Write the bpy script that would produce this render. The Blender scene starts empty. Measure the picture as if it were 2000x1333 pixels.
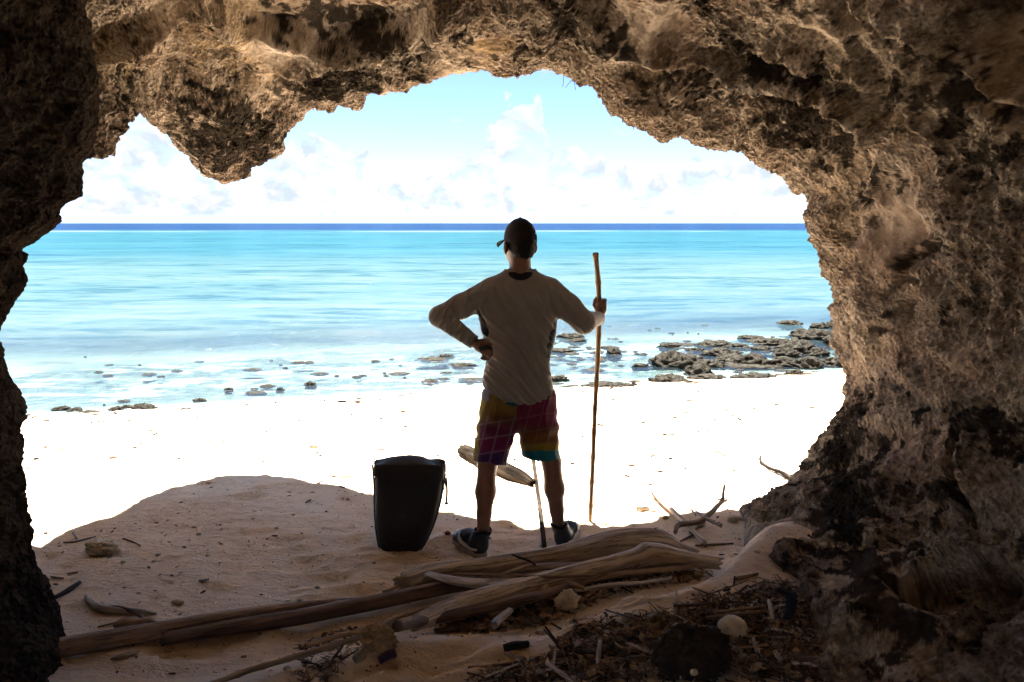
import bpy, math, random
import numpy as np
from mathutils import Vector
R = math.radians
SC = bpy.context.scene
COL = SC.collection

# ---------------------------------------------------------------- camera, sky, sun, exposure
CAM_Z, FPX, CX, CY = 1.75, 1532.0, 1000.0, 666.5
PITCH = math.atan((CY - 436.0) / FPX)
cam_d = bpy.data.cameras.new('camera')
cam_d.sensor_width = 36.0
cam_d.lens = 36.0 * FPX / 2000.0
cam_d.clip_start, cam_d.clip_end = 0.05, 80000.0
cam = bpy.data.objects.new('camera', cam_d)
COL.objects.link(cam)
cam.location = (0, 0, CAM_Z)
cam.rotation_euler = (R(90) - PITCH, 0, 0)
SC.camera = cam

SUN_EL, SUN_AZ = R(75), R(-24)          # azimuth from +Y (out to sea), negative = towards the left
sun_d = bpy.data.lights.new('sun', 'SUN')
sun_d.energy = 5.0
sun_d.angle = R(0.53)
sun_d.color = (1.0, 0.955, 0.89)
sun = bpy.data.objects.new('sun', sun_d)
COL.objects.link(sun)
sd = Vector((math.cos(SUN_EL) * math.sin(SUN_AZ), math.cos(SUN_EL) * math.cos(SUN_AZ), math.sin(SUN_EL)))
sun.rotation_euler = sd.to_track_quat('Z', 'Y').to_euler()
sun.location = (0, 0, 30)

SC.view_settings.view_transform = 'Standard'
SC.view_settings.look = 'None'
SC.view_settings.gamma = 1.0
SC.view_settings.use_curve_mapping = False
SC.view_settings.exposure = 3.6
SC.render.engine = 'CYCLES'
SC.cycles.use_denoising = True
try:
    SC.cycles.denoiser = 'OPENIMAGEDENOISE'
except Exception:
    pass
SC.cycles.use_adaptive_sampling = True
SC.cycles.adaptive_threshold = 0.03
SC.cycles.max_bounces = 9
SC.cycles.diffuse_bounces = 8
SC.cycles.glossy_bounces = 3
SC.cycles.transmission_bounces = 2
SC.cycles.transparent_max_bounces = 8
SC.cycles.sample_clamp_indirect = 6.0
SC.cycles.sample_clamp_direct = 3.0
SC.cycles.caustics_reflective = False
SC.cycles.caustics_refractive = False


class NB:
    """small helper to write node trees"""
    def __init__(self, tree):
        self.t = tree
        tree.nodes.clear()

    def n(self, typ, ins=None, **props):
        nd = self.t.nodes.new(typ)
        for k, v in props.items():
            setattr(nd, k, v)
        for k, v in (ins or {}).items():
            self.put(nd, k, v)
        return nd

    def put(self, nd, k, v):
        s = nd.inputs[k]
        if hasattr(v, 'is_output'):
            self.t.links.new(v, s)
        elif hasattr(v, 'outputs'):
            self.t.links.new(v.outputs[0], s)
        else:
            s.default_value = v

    def math(self, op, a, b=0.0, c=None, clamp=False):
        d = {0: a, 1: b}
        if c is not None:
            d[2] = c
        return self.n('ShaderNodeMath', d, operation=op, use_clamp=clamp).outputs[0]

    def sm(self, x, lo, hi, a=0.0, b=1.0):
        nd = self.n('ShaderNodeMapRange', {'Value': x, 'From Min': lo, 'From Max': hi, 'To Min': a, 'To Max': b},
                    interpolation_type='SMOOTHSTEP')
        return nd.outputs[0]

    def lin(self, x, lo, hi, a=0.0, b=1.0):
        return self.n('ShaderNodeMapRange', {'Value': x, 'From Min': lo, 'From Max': hi, 'To Min': a, 'To Max': b}).outputs[0]

    def mix(self, f, a, b, mode='MIX'):
        nd = self.n('ShaderNodeMix', data_type='RGBA', blend_type=mode)
        self.put(nd, 'Factor', f)
        ia, ib = nd.inputs[6], nd.inputs[7]
        for s, v in ((ia, a), (ib, b)):
            if hasattr(v, 'is_output'):
                self.t.links.new(v, s)
            else:
                s.default_value = (v[0], v[1], v[2], 1.0)
        return nd.outputs[2]

    def noise(self, vec, scale, detail=4.0, rough=0.55, dist=0.0):
        d = {'Scale': scale, 'Detail': detail, 'Roughness': rough, 'Distortion': dist}
        if vec is not None:
            d['Vector'] = vec
        return self.n('ShaderNodeTexNoise', d).outputs[0]

    def vor(self, vec, scale, feature='F1', out=0, rand=1.0):
        d = {'Scale': scale, 'Randomness': rand}
        if vec is not None:
            d['Vector'] = vec
        return self.n('ShaderNodeTexVoronoi', d, feature=feature).outputs[out]

    def mapping(self, vec, scale=(1, 1, 1), loc=(0, 0, 0), rot=(0, 0, 0)):
        return self.n('ShaderNodeMapping', {'Vector': vec, 'Scale': scale, 'Location': loc, 'Rotation': rot}).outputs[0]

    def attr(self, name, out=2):
        return self.n('ShaderNodeAttribute', attribute_name=name).outputs[out]

    def bump(self, h, strength, dist, normal=None):
        d = {'Height': h, 'Strength': strength, 'Distance': dist}
        if normal is not None:
            d['Normal'] = normal
        return self.n('ShaderNodeBump', d).outputs[0]


# ---- world: clear tropical sky with a cumulus bank standing on the horizon
W = bpy.data.worlds.new('World')
SC.world = W
W.use_nodes = True
b = NB(W.node_tree)
sky = b.n('ShaderNodeTexSky', sky_type='NISHITA', sun_disc=False, sun_elevation=SUN_EL, sun_rotation=SUN_AZ,
          altitude=0.0, air_density=0.25, dust_density=0.1, ozone_density=2.5)
tc = b.n('ShaderNodeTexCoord')
sep = b.n('ShaderNodeSeparateXYZ', {0: tc.outputs['Generated']})
dx, dy, dz = sep.outputs[0], sep.outputs[1], sep.outputs[2]
az = b.math('ARCTAN2', dx, dy)
el = b.math('ARCSINE', dz)
# azimuth / elevation coordinates for the cloud bank (radians)
cvec = b.n('ShaderNodeCombineXYZ', {0: az, 1: el, 2: 0.37}).outputs[0]
w1 = b.n('ShaderNodeTexNoise', {'Vector': cvec, 'Scale': 16.0, 'Detail': 4.0, 'Roughness': 0.6}, noise_dimensions='2D')
w1c = b.n('ShaderNodeVectorMath', {0: w1.outputs['Color'], 1: (0.5, 0.5, 0.5)}, operation='SUBTRACT').outputs[0]
w1s = b.n('ShaderNodeVectorMath', {0: w1c, 'Scale': 0.045}, operation='SCALE').outputs[0]
cw = b.n('ShaderNodeVectorMath', {0: cvec, 1: w1s}, operation='ADD').outputs[0]
sepw = b.n('ShaderNodeSeparateXYZ', {0: cw})
azw, elw = sepw.outputs[0], sepw.outputs[1]
# height of the bank above the horizon along the azimuth; beyond the view it goes on as the same kind of bank
prof = b.n('ShaderNodeFloatCurve')
cm = prof.mapping
cv = cm.curves[0]
pr = [(-3.14, 4.0), (-2.4, 6.0), (-1.8, 3.5), (-1.2, 6.0), (-0.85, 4.0), (-0.60, 5.2), (-0.50, 4.4), (-0.455, 6.0), (-0.425, 7.4),
      (-0.39, 6.3), (-0.345, 5.0), (-0.31, 5.4), (-0.27, 5.2), (-0.23, 5.9), (-0.20, 5.2), (-0.165, 3.2), (-0.135, 2.7), (-0.10, 3.4),
      (-0.065, 4.3), (-0.042, 5.2), (-0.02, 7.2), (0.0, 8.5), (0.016, 9.0), (0.032, 7.4), (0.044, 5.6), (0.055, 4.9), (0.085, 5.0),
      (0.115, 4.2), (0.15, 3.4), (0.18, 3.4), (0.205, 4.4), (0.235, 4.9), (0.27, 4.0), (0.31, 4.9), (0.335, 3.9), (0.37, 3.0), (0.40, 4.2),
      (0.48, 4.4), (0.60, 5.6), (0.85, 4.0), (1.2, 6.0), (1.8, 3.5), (2.4, 6.0), (3.14, 4.0)]
pts = [((a + 3.15) / 6.3, h / 12.0) for a, h in pr]
cv.points[0].location = pts[0]
cv.points[1].location = pts[-1]
for p in pts[1:-1]:
    cv.points.new(*p)
for p in cv.points:
    p.handle_type = 'AUTO'
cm.update()
b.put(prof, 'Value', b.lin(azw, -3.15, 3.15))
top = b.math('MULTIPLY', prof.outputs[0], R(12))
def vor2(vec, sc):
    return b.n('ShaderNodeTexVoronoi', {'Vector': vec, 'Scale': sc}, feature='F1', voronoi_dimensions='2D').outputs[0]


def noi2(vec, sc, det, ro):
    return b.n('ShaderNodeTexNoise', {'Vector': vec, 'Scale': sc, 'Detail': det, 'Roughness': ro}, noise_dimensions='2D').outputs[0]


puff = vor2(cw, 42.0)
puff2 = vor2(cw, 105.0)
n1 = noi2(cvec, 34.0, 5.0, 0.62)
edge = b.math('SUBTRACT', top, elw)
edge = b.math('ADD', edge, b.math('MULTIPLY', b.math('SUBTRACT', 0.36, puff), 0.034))
edge = b.math('ADD', edge, b.math('MULTIPLY', b.math('SUBTRACT', 0.36, puff2), 0.016))
edge = b.math('ADD', edge, b.math('MULTIPLY', b.math('SUBTRACT', n1, 0.5), 0.030))
mask = b.sm(edge, -0.0035, 0.0085)
# holes in the bank, thinner cloud low down
n2 = noi2(b.mapping(cvec, (1, 1.9, 1)), 13.0, 4.0, 0.6)
thin = b.sm(n2, 0.36, 0.62, 0.30, 1.0)
deep = b.sm(edge, 0.0, 0.035)
thin = b.math('ADD', b.math('MULTIPLY', thin, deep), b.math('SUBTRACT', 1.0, deep))
mask = b.math('MULTIPLY', mask, thin)
# a few loose scraps above the bank
n3 = noi2(b.mapping(cvec, (1, 2.6, 1), (3, 1, 0)), 11.0, 5.0, 0.6)
scr = b.math('MULTIPLY', b.sm(n3, 0.62, 0.76, 0.0, 0.55), b.sm(el, 0.02, 0.06))
mask = b.math('MAXIMUM', mask, b.math('MULTIPLY', scr, b.sm(el, 0.5, 0.25)))
# unseen broken cumulus overhead, added to brighten and warm the shaded cave sand
zz = b.math('ADD', b.math('MAXIMUM', dz, 0.0), 0.10)
pl = b.n('ShaderNodeCombineXYZ', {0: b.math('DIVIDE', dx, zz), 1: b.math('DIVIDE', dy, zz), 2: 0.0}).outputs[0]
field = b.math('MULTIPLY', b.sm(noi2(pl, 1.5, 4.0, 0.6), 0.47, 0.58, 0.0, 0.95), b.sm(el, 0.19, 0.34))
mask = b.math('MAXIMUM', mask, field)
mask = b.math('MULTIPLY', mask, b.sm(el, -0.004, 0.012))
lit = b.sm(noi2(b.mapping(cw, (1, 1.5, 1)), 30.0, 4.0, 0.6), 0.36, 0.60)
ccol = b.mix(lit, (0.74, 0.85, 0.96), (1.0, 1.0, 1.0))
STR = 0.05
bg1 = b.n('ShaderNodeBackground', {'Color': sky.outputs[0], 'Strength': STR})
bg2 = b.n('ShaderNodeBackground', {'Color': ccol, 'Strength': 0.085})
ms = b.n('ShaderNodeMixShader', {0: mask, 1: bg1.outputs[0], 2: bg2.outputs[0]})
b.n('ShaderNodeOutputWorld', {0: ms.outputs[0]})


# ---------------------------------------------------------------- pixel -> place helpers
cp, sp = math.cos(PITCH), math.sin(PITCH)


def ray(px, py):
    u = (px - CX) / FPX
    v = (CY - py) / FPX
    return np.array([u, cp + v * sp, v * cp - sp])


def P(px, py, Y):
    d = ray(px, py)
    return np.array([0, 0, CAM_Z]) + d * (Y / d[1])


def project(V):
    x, y, z = V[..., 0], V[..., 1], V[..., 2] - CAM_Z
    dep = y * cp - z * sp
    up = y * sp + z * cp
    dep = np.where(dep < 0.05, 0.05, dep)
    return CX + FPX * x / dep, CY - FPX * up / dep, dep


# ---------------------------------------------------------------- noise
_rng = np.random.RandomState(7)
PERM = np.concatenate([_rng.permutation(256)] * 3).astype(np.int32)
GRAD = _rng.normal(size=(256, 3))
GRAD /= np.linalg.norm(GRAD, axis=1)[:, None]
CELL = _rng.rand(256, 3)


def perlin(p):
    p = np.asarray(p, float)
    i = np.floor(p).astype(np.int32)
    f = p - i
    i &= 255
    u = f * f * f * (f * (f * 6 - 15) + 10)
    out = 0.0
    for dx in (0, 1):
        wx = u[..., 0] if dx else 1 - u[..., 0]
        for dy in (0, 1):
            wy = u[..., 1] if dy else 1 - u[..., 1]
            for dz in (0, 1):
                wz = u[..., 2] if dz else 1 - u[..., 2]
                h = PERM[PERM[PERM[i[..., 0] + dx] + i[..., 1] + dy] + i[..., 2] + dz]
                g = GRAD[h]
                out = out + wx * wy * wz * (g[..., 0] * (f[..., 0] - dx) + g[..., 1] * (f[..., 1] - dy) + g[..., 2] * (f[..., 2] - dz))
    return out * 1.5


def fbm(p, octv=4, gain=0.5, lac=2.03):
    p = np.asarray(p, float)
    a, s, o = 1.0, 0.0, 0.0
    for k in range(octv):
        o = o + a * perlin(p + k * 17.3)
        s += a
        a *= gain
        p = p * lac
    return o / s


def worley(p):
    """distance to the nearest feature point (0 in a pit, about 1 on the crests between pits)"""
    p = np.asarray(p, float)
    i = np.floor(p).astype(np.int32)
    f = (p - i).astype(np.float32)
    i &= 255
    best = np.full(p.shape[:-1], 9.0, np.float32)
    for dx in (-1, 0, 1):
        for dy in (-1, 0, 1):
            for dz in (-1, 0, 1):
                h = PERM[PERM[PERM[(i[..., 0] + dx) & 255] + ((i[..., 1] + dy) & 255)] + ((i[..., 2] + dz) & 255)]
                c = CELL[h].astype(np.float32)
                d = (c[..., 0] + dx - f[..., 0]) ** 2 + (c[..., 1] + dy - f[..., 1]) ** 2 + (c[..., 2] + dz - f[..., 2]) ** 2
                best = np.minimum(best, d)
    return np.sqrt(best)


def sstep(x, a, c):
    t = np.clip((np.asarray(x, float) - a) / (c - a), 0, 1)
    return t * t * (3 - 2 * t)


# ---------------------------------------------------------------- object helpers
def set_mesh(me, V, F, smooth=True):
    V = np.asarray(V, np.float32)
    me.vertices.add(len(V))
    me.vertices.foreach_set('co', V.ravel())
    if isinstance(F, np.ndarray):
        n, k = F.shape
        me.loops.add(n * k)
        me.polygons.add(n)
        me.loops.foreach_set('vertex_index', F.ravel().astype(np.int32))
        me.polygons.foreach_set('loop_start', np.arange(0, n * k, k, dtype=np.int32))
        me.polygons.foreach_set('loop_total', np.full(n, k, np.int32))
    else:
        tot = np.array([len(f) for f in F], np.int32)
        flat = np.array([i for f in F for i in f], np.int32)
        me.loops.add(len(flat))
        me.polygons.add(len(F))
        me.loops.foreach_set('vertex_index', flat)
        me.polygons.foreach_set('loop_start', np.concatenate([[0], np.cumsum(tot)[:-1]]).astype(np.int32))
        me.polygons.foreach_set('loop_total', tot)
    me.update(calc_edges=True)
    me.polygons.foreach_set('use_smooth', np.full(len(me.polygons), smooth, bool))
    me.validate()


def fattr(me, name, vals, kind='FLOAT'):
    a = me.attributes.new(name, kind, 'POINT')
    v = np.asarray(vals, np.float32)
    if kind == 'FLOAT':
        a.data.foreach_set('value', v.ravel())
    elif kind == 'FLOAT_VECTOR':
        a.data.foreach_set('vector', v.ravel())
    else:
        if v.shape[1] == 3:
            v = np.concatenate([v, np.ones((len(v), 1), np.float32)], 1)
        a.data.foreach_set('color', v.ravel())


def obj(name, V, F, mat, parent=None, label=None, cat=None, group=None, kind=None, smooth=True, attrs=None, origin=None):
    """one mesh object; vertices are given in world space"""
    V = np.asarray(V, float)
    me = bpy.data.meshes.new(name)
    if parent is not None:
        root = parent
        while root.parent is not None:
            root = root.parent
        o0 = np.array(root.location)
    elif origin is not None:
        o0 = np.array(origin, float)
    else:
        o0 = np.array([(V[:, 0].min() + V[:, 0].max()) / 2, (V[:, 1].min() + V[:, 1].max()) / 2, V[:, 2].min()])
    set_mesh(me, V - o0, F, smooth)
    for k, v in (attrs or {}).items():
        kd = 'FLOAT' if np.ndim(v) == 1 else ('FLOAT_COLOR' if k.startswith('col') else 'FLOAT_VECTOR')
        fattr(me, k, v, kd)
    me.materials.append(mat)
    o = bpy.data.objects.new(name, me)
    COL.objects.link(o)
    if parent is not None:
        o.parent = parent
    else:
        o.location = o0
    return tag(o, label, cat, group, kind)


def empty(name, loc, label=None, cat=None, group=None):
    o = bpy.data.objects.new(name, None)
    o.empty_display_size = 0.05
    COL.objects.link(o)
    o.location = loc
    return tag(o, label, cat, group)


def tag(o, label=None, cat=None, group=None, kind=None):
    if label:
        o['label'] = label
    if cat:
        o['category'] = cat
    if group:
        o['group'] = group
    if kind:
        o['kind'] = kind
    return o


def grid_faces(nu, nv, wrap_u=False):
    a = np.arange(nu * nv).reshape(nu, nv)
    if wrap_u:
        a = np.vstack([a, a[:1]])
    return np.stack([a[:-1, :-1].ravel(), a[1:, :-1].ravel(), a[1:, 1:].ravel(), a[:-1, 1:].ravel()], 1)


def mat(name):
    m = bpy.data.materials.new(name)
    m.use_nodes = True
    return m, NB(m.node_tree)


def simple(name, col, rough=0.7, spec=0.3, var=0.25, scale=30.0, bump=0.2, bdist=0.004, metal=0.0, tint=None):
    """plain surface with colour mottling and fine relief"""
    m, b = mat(name)
    tc = b.n('ShaderNodeTexCoord')
    v = tc.outputs['Object']
    n = b.noise(v, scale, 5.0, 0.6)
    f = b.sm(n, 0.3, 0.7)
    c2 = tint or tuple(x * (1 - var) for x in col)
    c = b.mix(f, c2, col)
    h = b.noise(v, scale * 3.1, 4.0, 0.6)
    bs = b.n('ShaderNodeBsdfPrincipled', {'Base Color': c, 'Roughness': rough, 'Specular IOR Level': spec, 'Metallic': metal,
                                          'Normal': b.bump(h, bump, bdist)})
    b.n('ShaderNodeOutputMaterial', {0: bs.outputs[0]})
    return m

# ---------------------------------------------------------------- sand height field
WATER_Z = -0.70


def yw(x):
    return 11.45 + 0.26 * np.clip(x, -9, 9)


crest_px = [(120, 1420, 0.02), (420, 1345, 0.05), (600, 1292, 0.08), (700, 1262, 0.12), (760, 1232, 0.15), (830, 1240, 0.13), (920, 1246, 0.13), (1050, 1238, 0.15),
            (1150, 1200, 0.19), (1235, 1158, 0.25), (1300, 1150, 0.26), (1360, 1138, 0.26), (1420, 1100, 0.27), (1465, 1062, 0.27),
            (1510, 1030, 0.25), (1600, 1015, 0.20)]
_c = []
for px_, py_, z_ in crest_px:
    d_ = ray(px_, py_)
    t_ = (z_ - CAM_Z) / d_[2]
    _c.append((d_[0] * t_, d_[1] * t_, z_))
_c = np.array(_c)
CRX, CRY, CRZ = _c[:, 0], _c[:, 1], _c[:, 2]
dents = []      # (x, y, length, width, angle, depth)


def H0(x, y):
    """the broad shape of beach, sand bank and sea bed"""
    x, y = np.broadcast_arrays(np.asarray(x, float), np.asarray(y, float))
    q = (y - 4.7) / (yw(x) - 4.7)
    z = np.where(q < 0, 0.0, np.where(q < 1, -0.70 * (0.82 * q + 0.18 * q * q), 0.0))
    off = y - yw(x)
    deep = -0.70 - 0.055 * np.clip(off, 0, 22) - 0.012 * np.clip(off - 22, 0, 300)
    z = np.where(q >= 1, deep, z)
    z = z - 0.05 * sstep(y, 4.6, 3.2) * sstep(x, -2.0, -0.2) * sstep(x, 1.6, 0.9)
    # sand bank towards the camera
    yc = np.interp(x, CRX, CRY)
    zc = np.interp(x, CRX, CRZ)
    far = zc * (1 - sstep(y - yc, 0.0, 0.34 + 0.25 * zc))
    near = zc * (1 - 0.45 * sstep(yc - y, 0.12, 0.9) * sstep(x, -0.1, 0.5)) + 0.02 * sstep(yc - y, 0, 0.6) - 0.03 * sstep(yc - y, 0.02, 0.25)
    bank = np.where(y > yc, far, near)
    z = z + bank
    # foot of the left pillar, sand piled a little
    z = z + 0.10 * np.exp(-((x + 2.0) / 0.5) ** 2 - ((y - 2.6) / 0.5) ** 2)
    return z


def H(x, y):
    x, y = np.broadcast_arrays(np.asarray(x, float), np.asarray(y, float))
    z = H0(x, y)
    nearw = 1 - sstep(y, 8.0, 13.0)
    p = np.stack([x, y, np.zeros_like(x)], -1)
    inland = 1 - sstep(y, yw(x) - 1.6, yw(x))
    z = z + 0.030 * fbm(p * 1.6 + 5.1, 3) * (0.4 + 0.6 * nearw)
    z = z + 0.011 * fbm(p * np.array([6.5, 9.0, 1]) + 11.7, 3) * inland
    w = worley(p * np.array([4.6, 5.6, 1.0]) + 3.3)
    z = z - 0.016 * sstep(w, 0.30, 0.05) * inland * sstep(y, 9, 6)
    rg = 1 - np.abs(perlin(p * np.array([5.0, 13.0, 1]) + 0.9 * perlin(p * 2.1)[..., None] + 31.0))
    z = z + 0.006 * rg ** 3 * inland * sstep(y, 8, 5)
    for (dx_, dy_, ln, wd, an, dp) in dents:
        u = (x - dx_) * math.cos(an) + (y - dy_) * math.sin(an)
        v = -(x - dx_) * math.sin(an) + (y - dy_) * math.cos(an)
        r2 = (u / ln) ** 2 + (v / wd) ** 2
        z = z - dp * np.exp(-r2 * 1.6) + 0.45 * dp * np.exp(-((np.sqrt(r2) - 1.45) / 0.45) ** 2)
    # reef flat under the shallow water
    rf = sstep(y - yw(x), 0.2, 2.5) * (1 - sstep(y - yw(x), 12, 24))
    z = z + rf * 0.10 * fbm(p * np.array([0.9, 1.7, 1]) + 2.2, 4)
    return z


def on_ground(px, py, lift=0.0):
    """place seen at this pixel on the sand (raised by lift)"""
    d = ray(px, py)
    ts = np.concatenate([np.linspace(1.5, 7, 240), np.linspace(7.05, 60, 260)])
    x, y, z = d[0] * ts, d[1] * ts, CAM_Z + d[2] * ts
    g = z - (H(x, y) + lift)
    k = np.where(g < 0)[0]
    if len(k) == 0:
        t = ts[-1]
    else:
        i = max(k[0], 1)
        a, c = g[i - 1], g[i]
        t = ts[i - 1] + (ts[i] - ts[i - 1]) * (a / (a - c) if a > 0 else 0)
    return np.array([d[0] * t, d[1] * t, CAM_Z + d[2] * t])


for (px_, py_, ln, wd, an, dp) in [(590, 1105, 0.13, 0.06, 0.5, 0.020), (560, 1060, 0.12, 0.055, 0.4, 0.016), (500, 1040, 0.11, 0.05, 0.2, 0.014),
                                   (470, 975, 0.15, 0.07, 0.3, 0.02), (500, 955, 0.12, 0.06, 0.7, 0.018), (640, 1135, 0.14, 0.06, 0.2, 0.02),
                                   (430, 1150, 0.10, 0.06, 0.1, 0.015), (380, 1265, 0.20, 0.10, 0.2, 0.035), (450, 1245, 0.12, 0.06, 0.3, 0.02),
                                   (830, 1300, 0.17, 0.07, 0.3, 0.045), (700, 1310, 0.12, 0.06, 0.3, 0.03), (900, 1262, 0.14, 0.05, 0.1, 0.03),
                                   (690, 1060, 0.10, 0.06, 0.9, 0.018), (610, 1180, 0.12, 0.05, 0.15, 0.018), (350, 1090, 0.12, 0.05, 0.5, 0.012),
                                   (1140, 1240, 0.07, 0.06, 0.5, 0.04), (1290, 1165, 0.10, 0.05, 0.2, 0.03), (1230, 1180, 0.05, 0.05, 0.2, 0.02),
                                   (860, 1065, 0.16, 0.05, 0.6, 0.03), (1010, 1030, 0.12, 0.05, 0.1, 0.02), (1000, 1065, 0.1, 0.05, 0.1, 0.016),
                                   (800, 1095, 0.22, 0.05, 0.0, 0.02), (700, 1160, 0.15, 0.05, 0.3, 0.02)]:
    q_ = on_ground(px_, py_)
    dents.append((q_[0], q_[1], ln, wd, an, dp))


def sand_material():
    m, b = mat('coral_sand')
    geo = b.n('ShaderNodeNewGeometry')
    pos = geo.outputs['Position']
    c = b.attr('col', 0)
    grain = b.noise(pos, 170.0, 2.0, 0.7)
    c = b.mix(b.sm(grain, 0.35, 0.75, 0, 0.45), c, (0.76, 0.67, 0.57))
    # shell grit: pale and dark grains lying in drifts
    v1 = b.n('ShaderNodeTexVoronoi', {'Vector': pos, 'Scale': 80.0}, feature='F1')
    vs = b.n('ShaderNodeSeparateColor', {0: v1.outputs['Color']})
    spot = b.math('MULTIPLY', b.sm(v1.outputs['Distance'], 0.42, 0.26), b.math('GREATER_THAN', vs.outputs[0], b.lin(b.attr('drift'), 0, 1, 0.97, 0.72)))
    shade = b.mix(b.math('GREATER_THAN', vs.outputs[1], 0.45), (0.16, 0.10, 0.065), (0.82, 0.77, 0.70))
    c = b.mix(spot, c, shade)
    h = b.math('ADD', b.math('MULTIPLY', grain, 0.5), b.math('MULTIPLY', b.noise(b.mapping(pos, (24, 46, 24)), 1.0, 5.0, 0.72), 3.4))
    h = b.math('ADD', h, b.math('MULTIPLY', spot, 0.7))
    bs = b.n('ShaderNodeBsdfPrincipled', {'Base Color': c, 'Roughness': 0.95, 'Specular IOR Level': 0.1, 'Normal': b.bump(h, 0.85, 0.014)})
    b.n('ShaderNodeOutputMaterial', {0: bs.outputs[0]})
    return m


def lerp(a, c, t):
    return a + (np.asarray(c, float) - a) * np.asarray(t)[..., None]


def build_sand():
    xe = np.concatenate([np.arange(3.3, 15, 0.085), np.geomspace(15, 140, 24)])
    xs = np.concatenate([-xe[::-1], np.arange(-3.3, 3.3, 0.0165)[1:], xe])
    ys = np.concatenate([np.linspace(-6, 1.9, 40)[:-1], np.arange(1.9, 6.2, 0.014), np.arange(6.2, 9.5, 0.05), np.arange(9.5, 26, 0.085), np.geomspace(26, 300, 40)])
    X, Y = np.meshgrid(xs, ys, indexing='ij')
    Z = H(X, Y)
    V = np.stack([X, Y, Z], -1).reshape(-1, 3)
    off = Y - yw(X)
    rn = fbm(np.stack([X * 0.35, Y * 0.5, 0 * X], -1) + 9.0, 3)
    reef = sstep(off, -0.3, 0.7) * (1 - sstep(off, 3.5 + 5 * rn, 8 + 5 * rn))
    p = V
    c = np.tile(np.array([0.82, 0.61, 0.41]), (len(V), 1))
    c = lerp(c, (0.84, 0.67, 0.49), sstep(fbm(p * 1.3, 4), -0.2, 0.2))
    c = lerp(c, (0.73, 0.50, 0.30), 0.6 * sstep(fbm(p * 8.0 + 50, 4), 0.0, 0.35))
    drift = sstep(fbm(p * 2.6 + 70, 3), 0.0, 0.30)
    q = p * np.array([1, 1.6, 1])
    rcol = lerp(np.tile(np.array([0.02, 0.018, 0.014]), (len(V), 1)), (0.16, 0.125, 0.055), sstep(fbm(q * 5.0, 4), -0.1, 0.25))
    c = lerp(c, rcol, reef.ravel() * sstep(fbm(q * np.array([0.8, 1.5, 1]) + 13, 6, 0.66), -0.22, -0.06))
    obj('beach_sand', V, grid_faces(len(xs), len(ys)), sand_material(), kind='structure', attrs={'col': c, 'drift': drift}, origin=(0, 0, 0))


build_sand()


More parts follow.
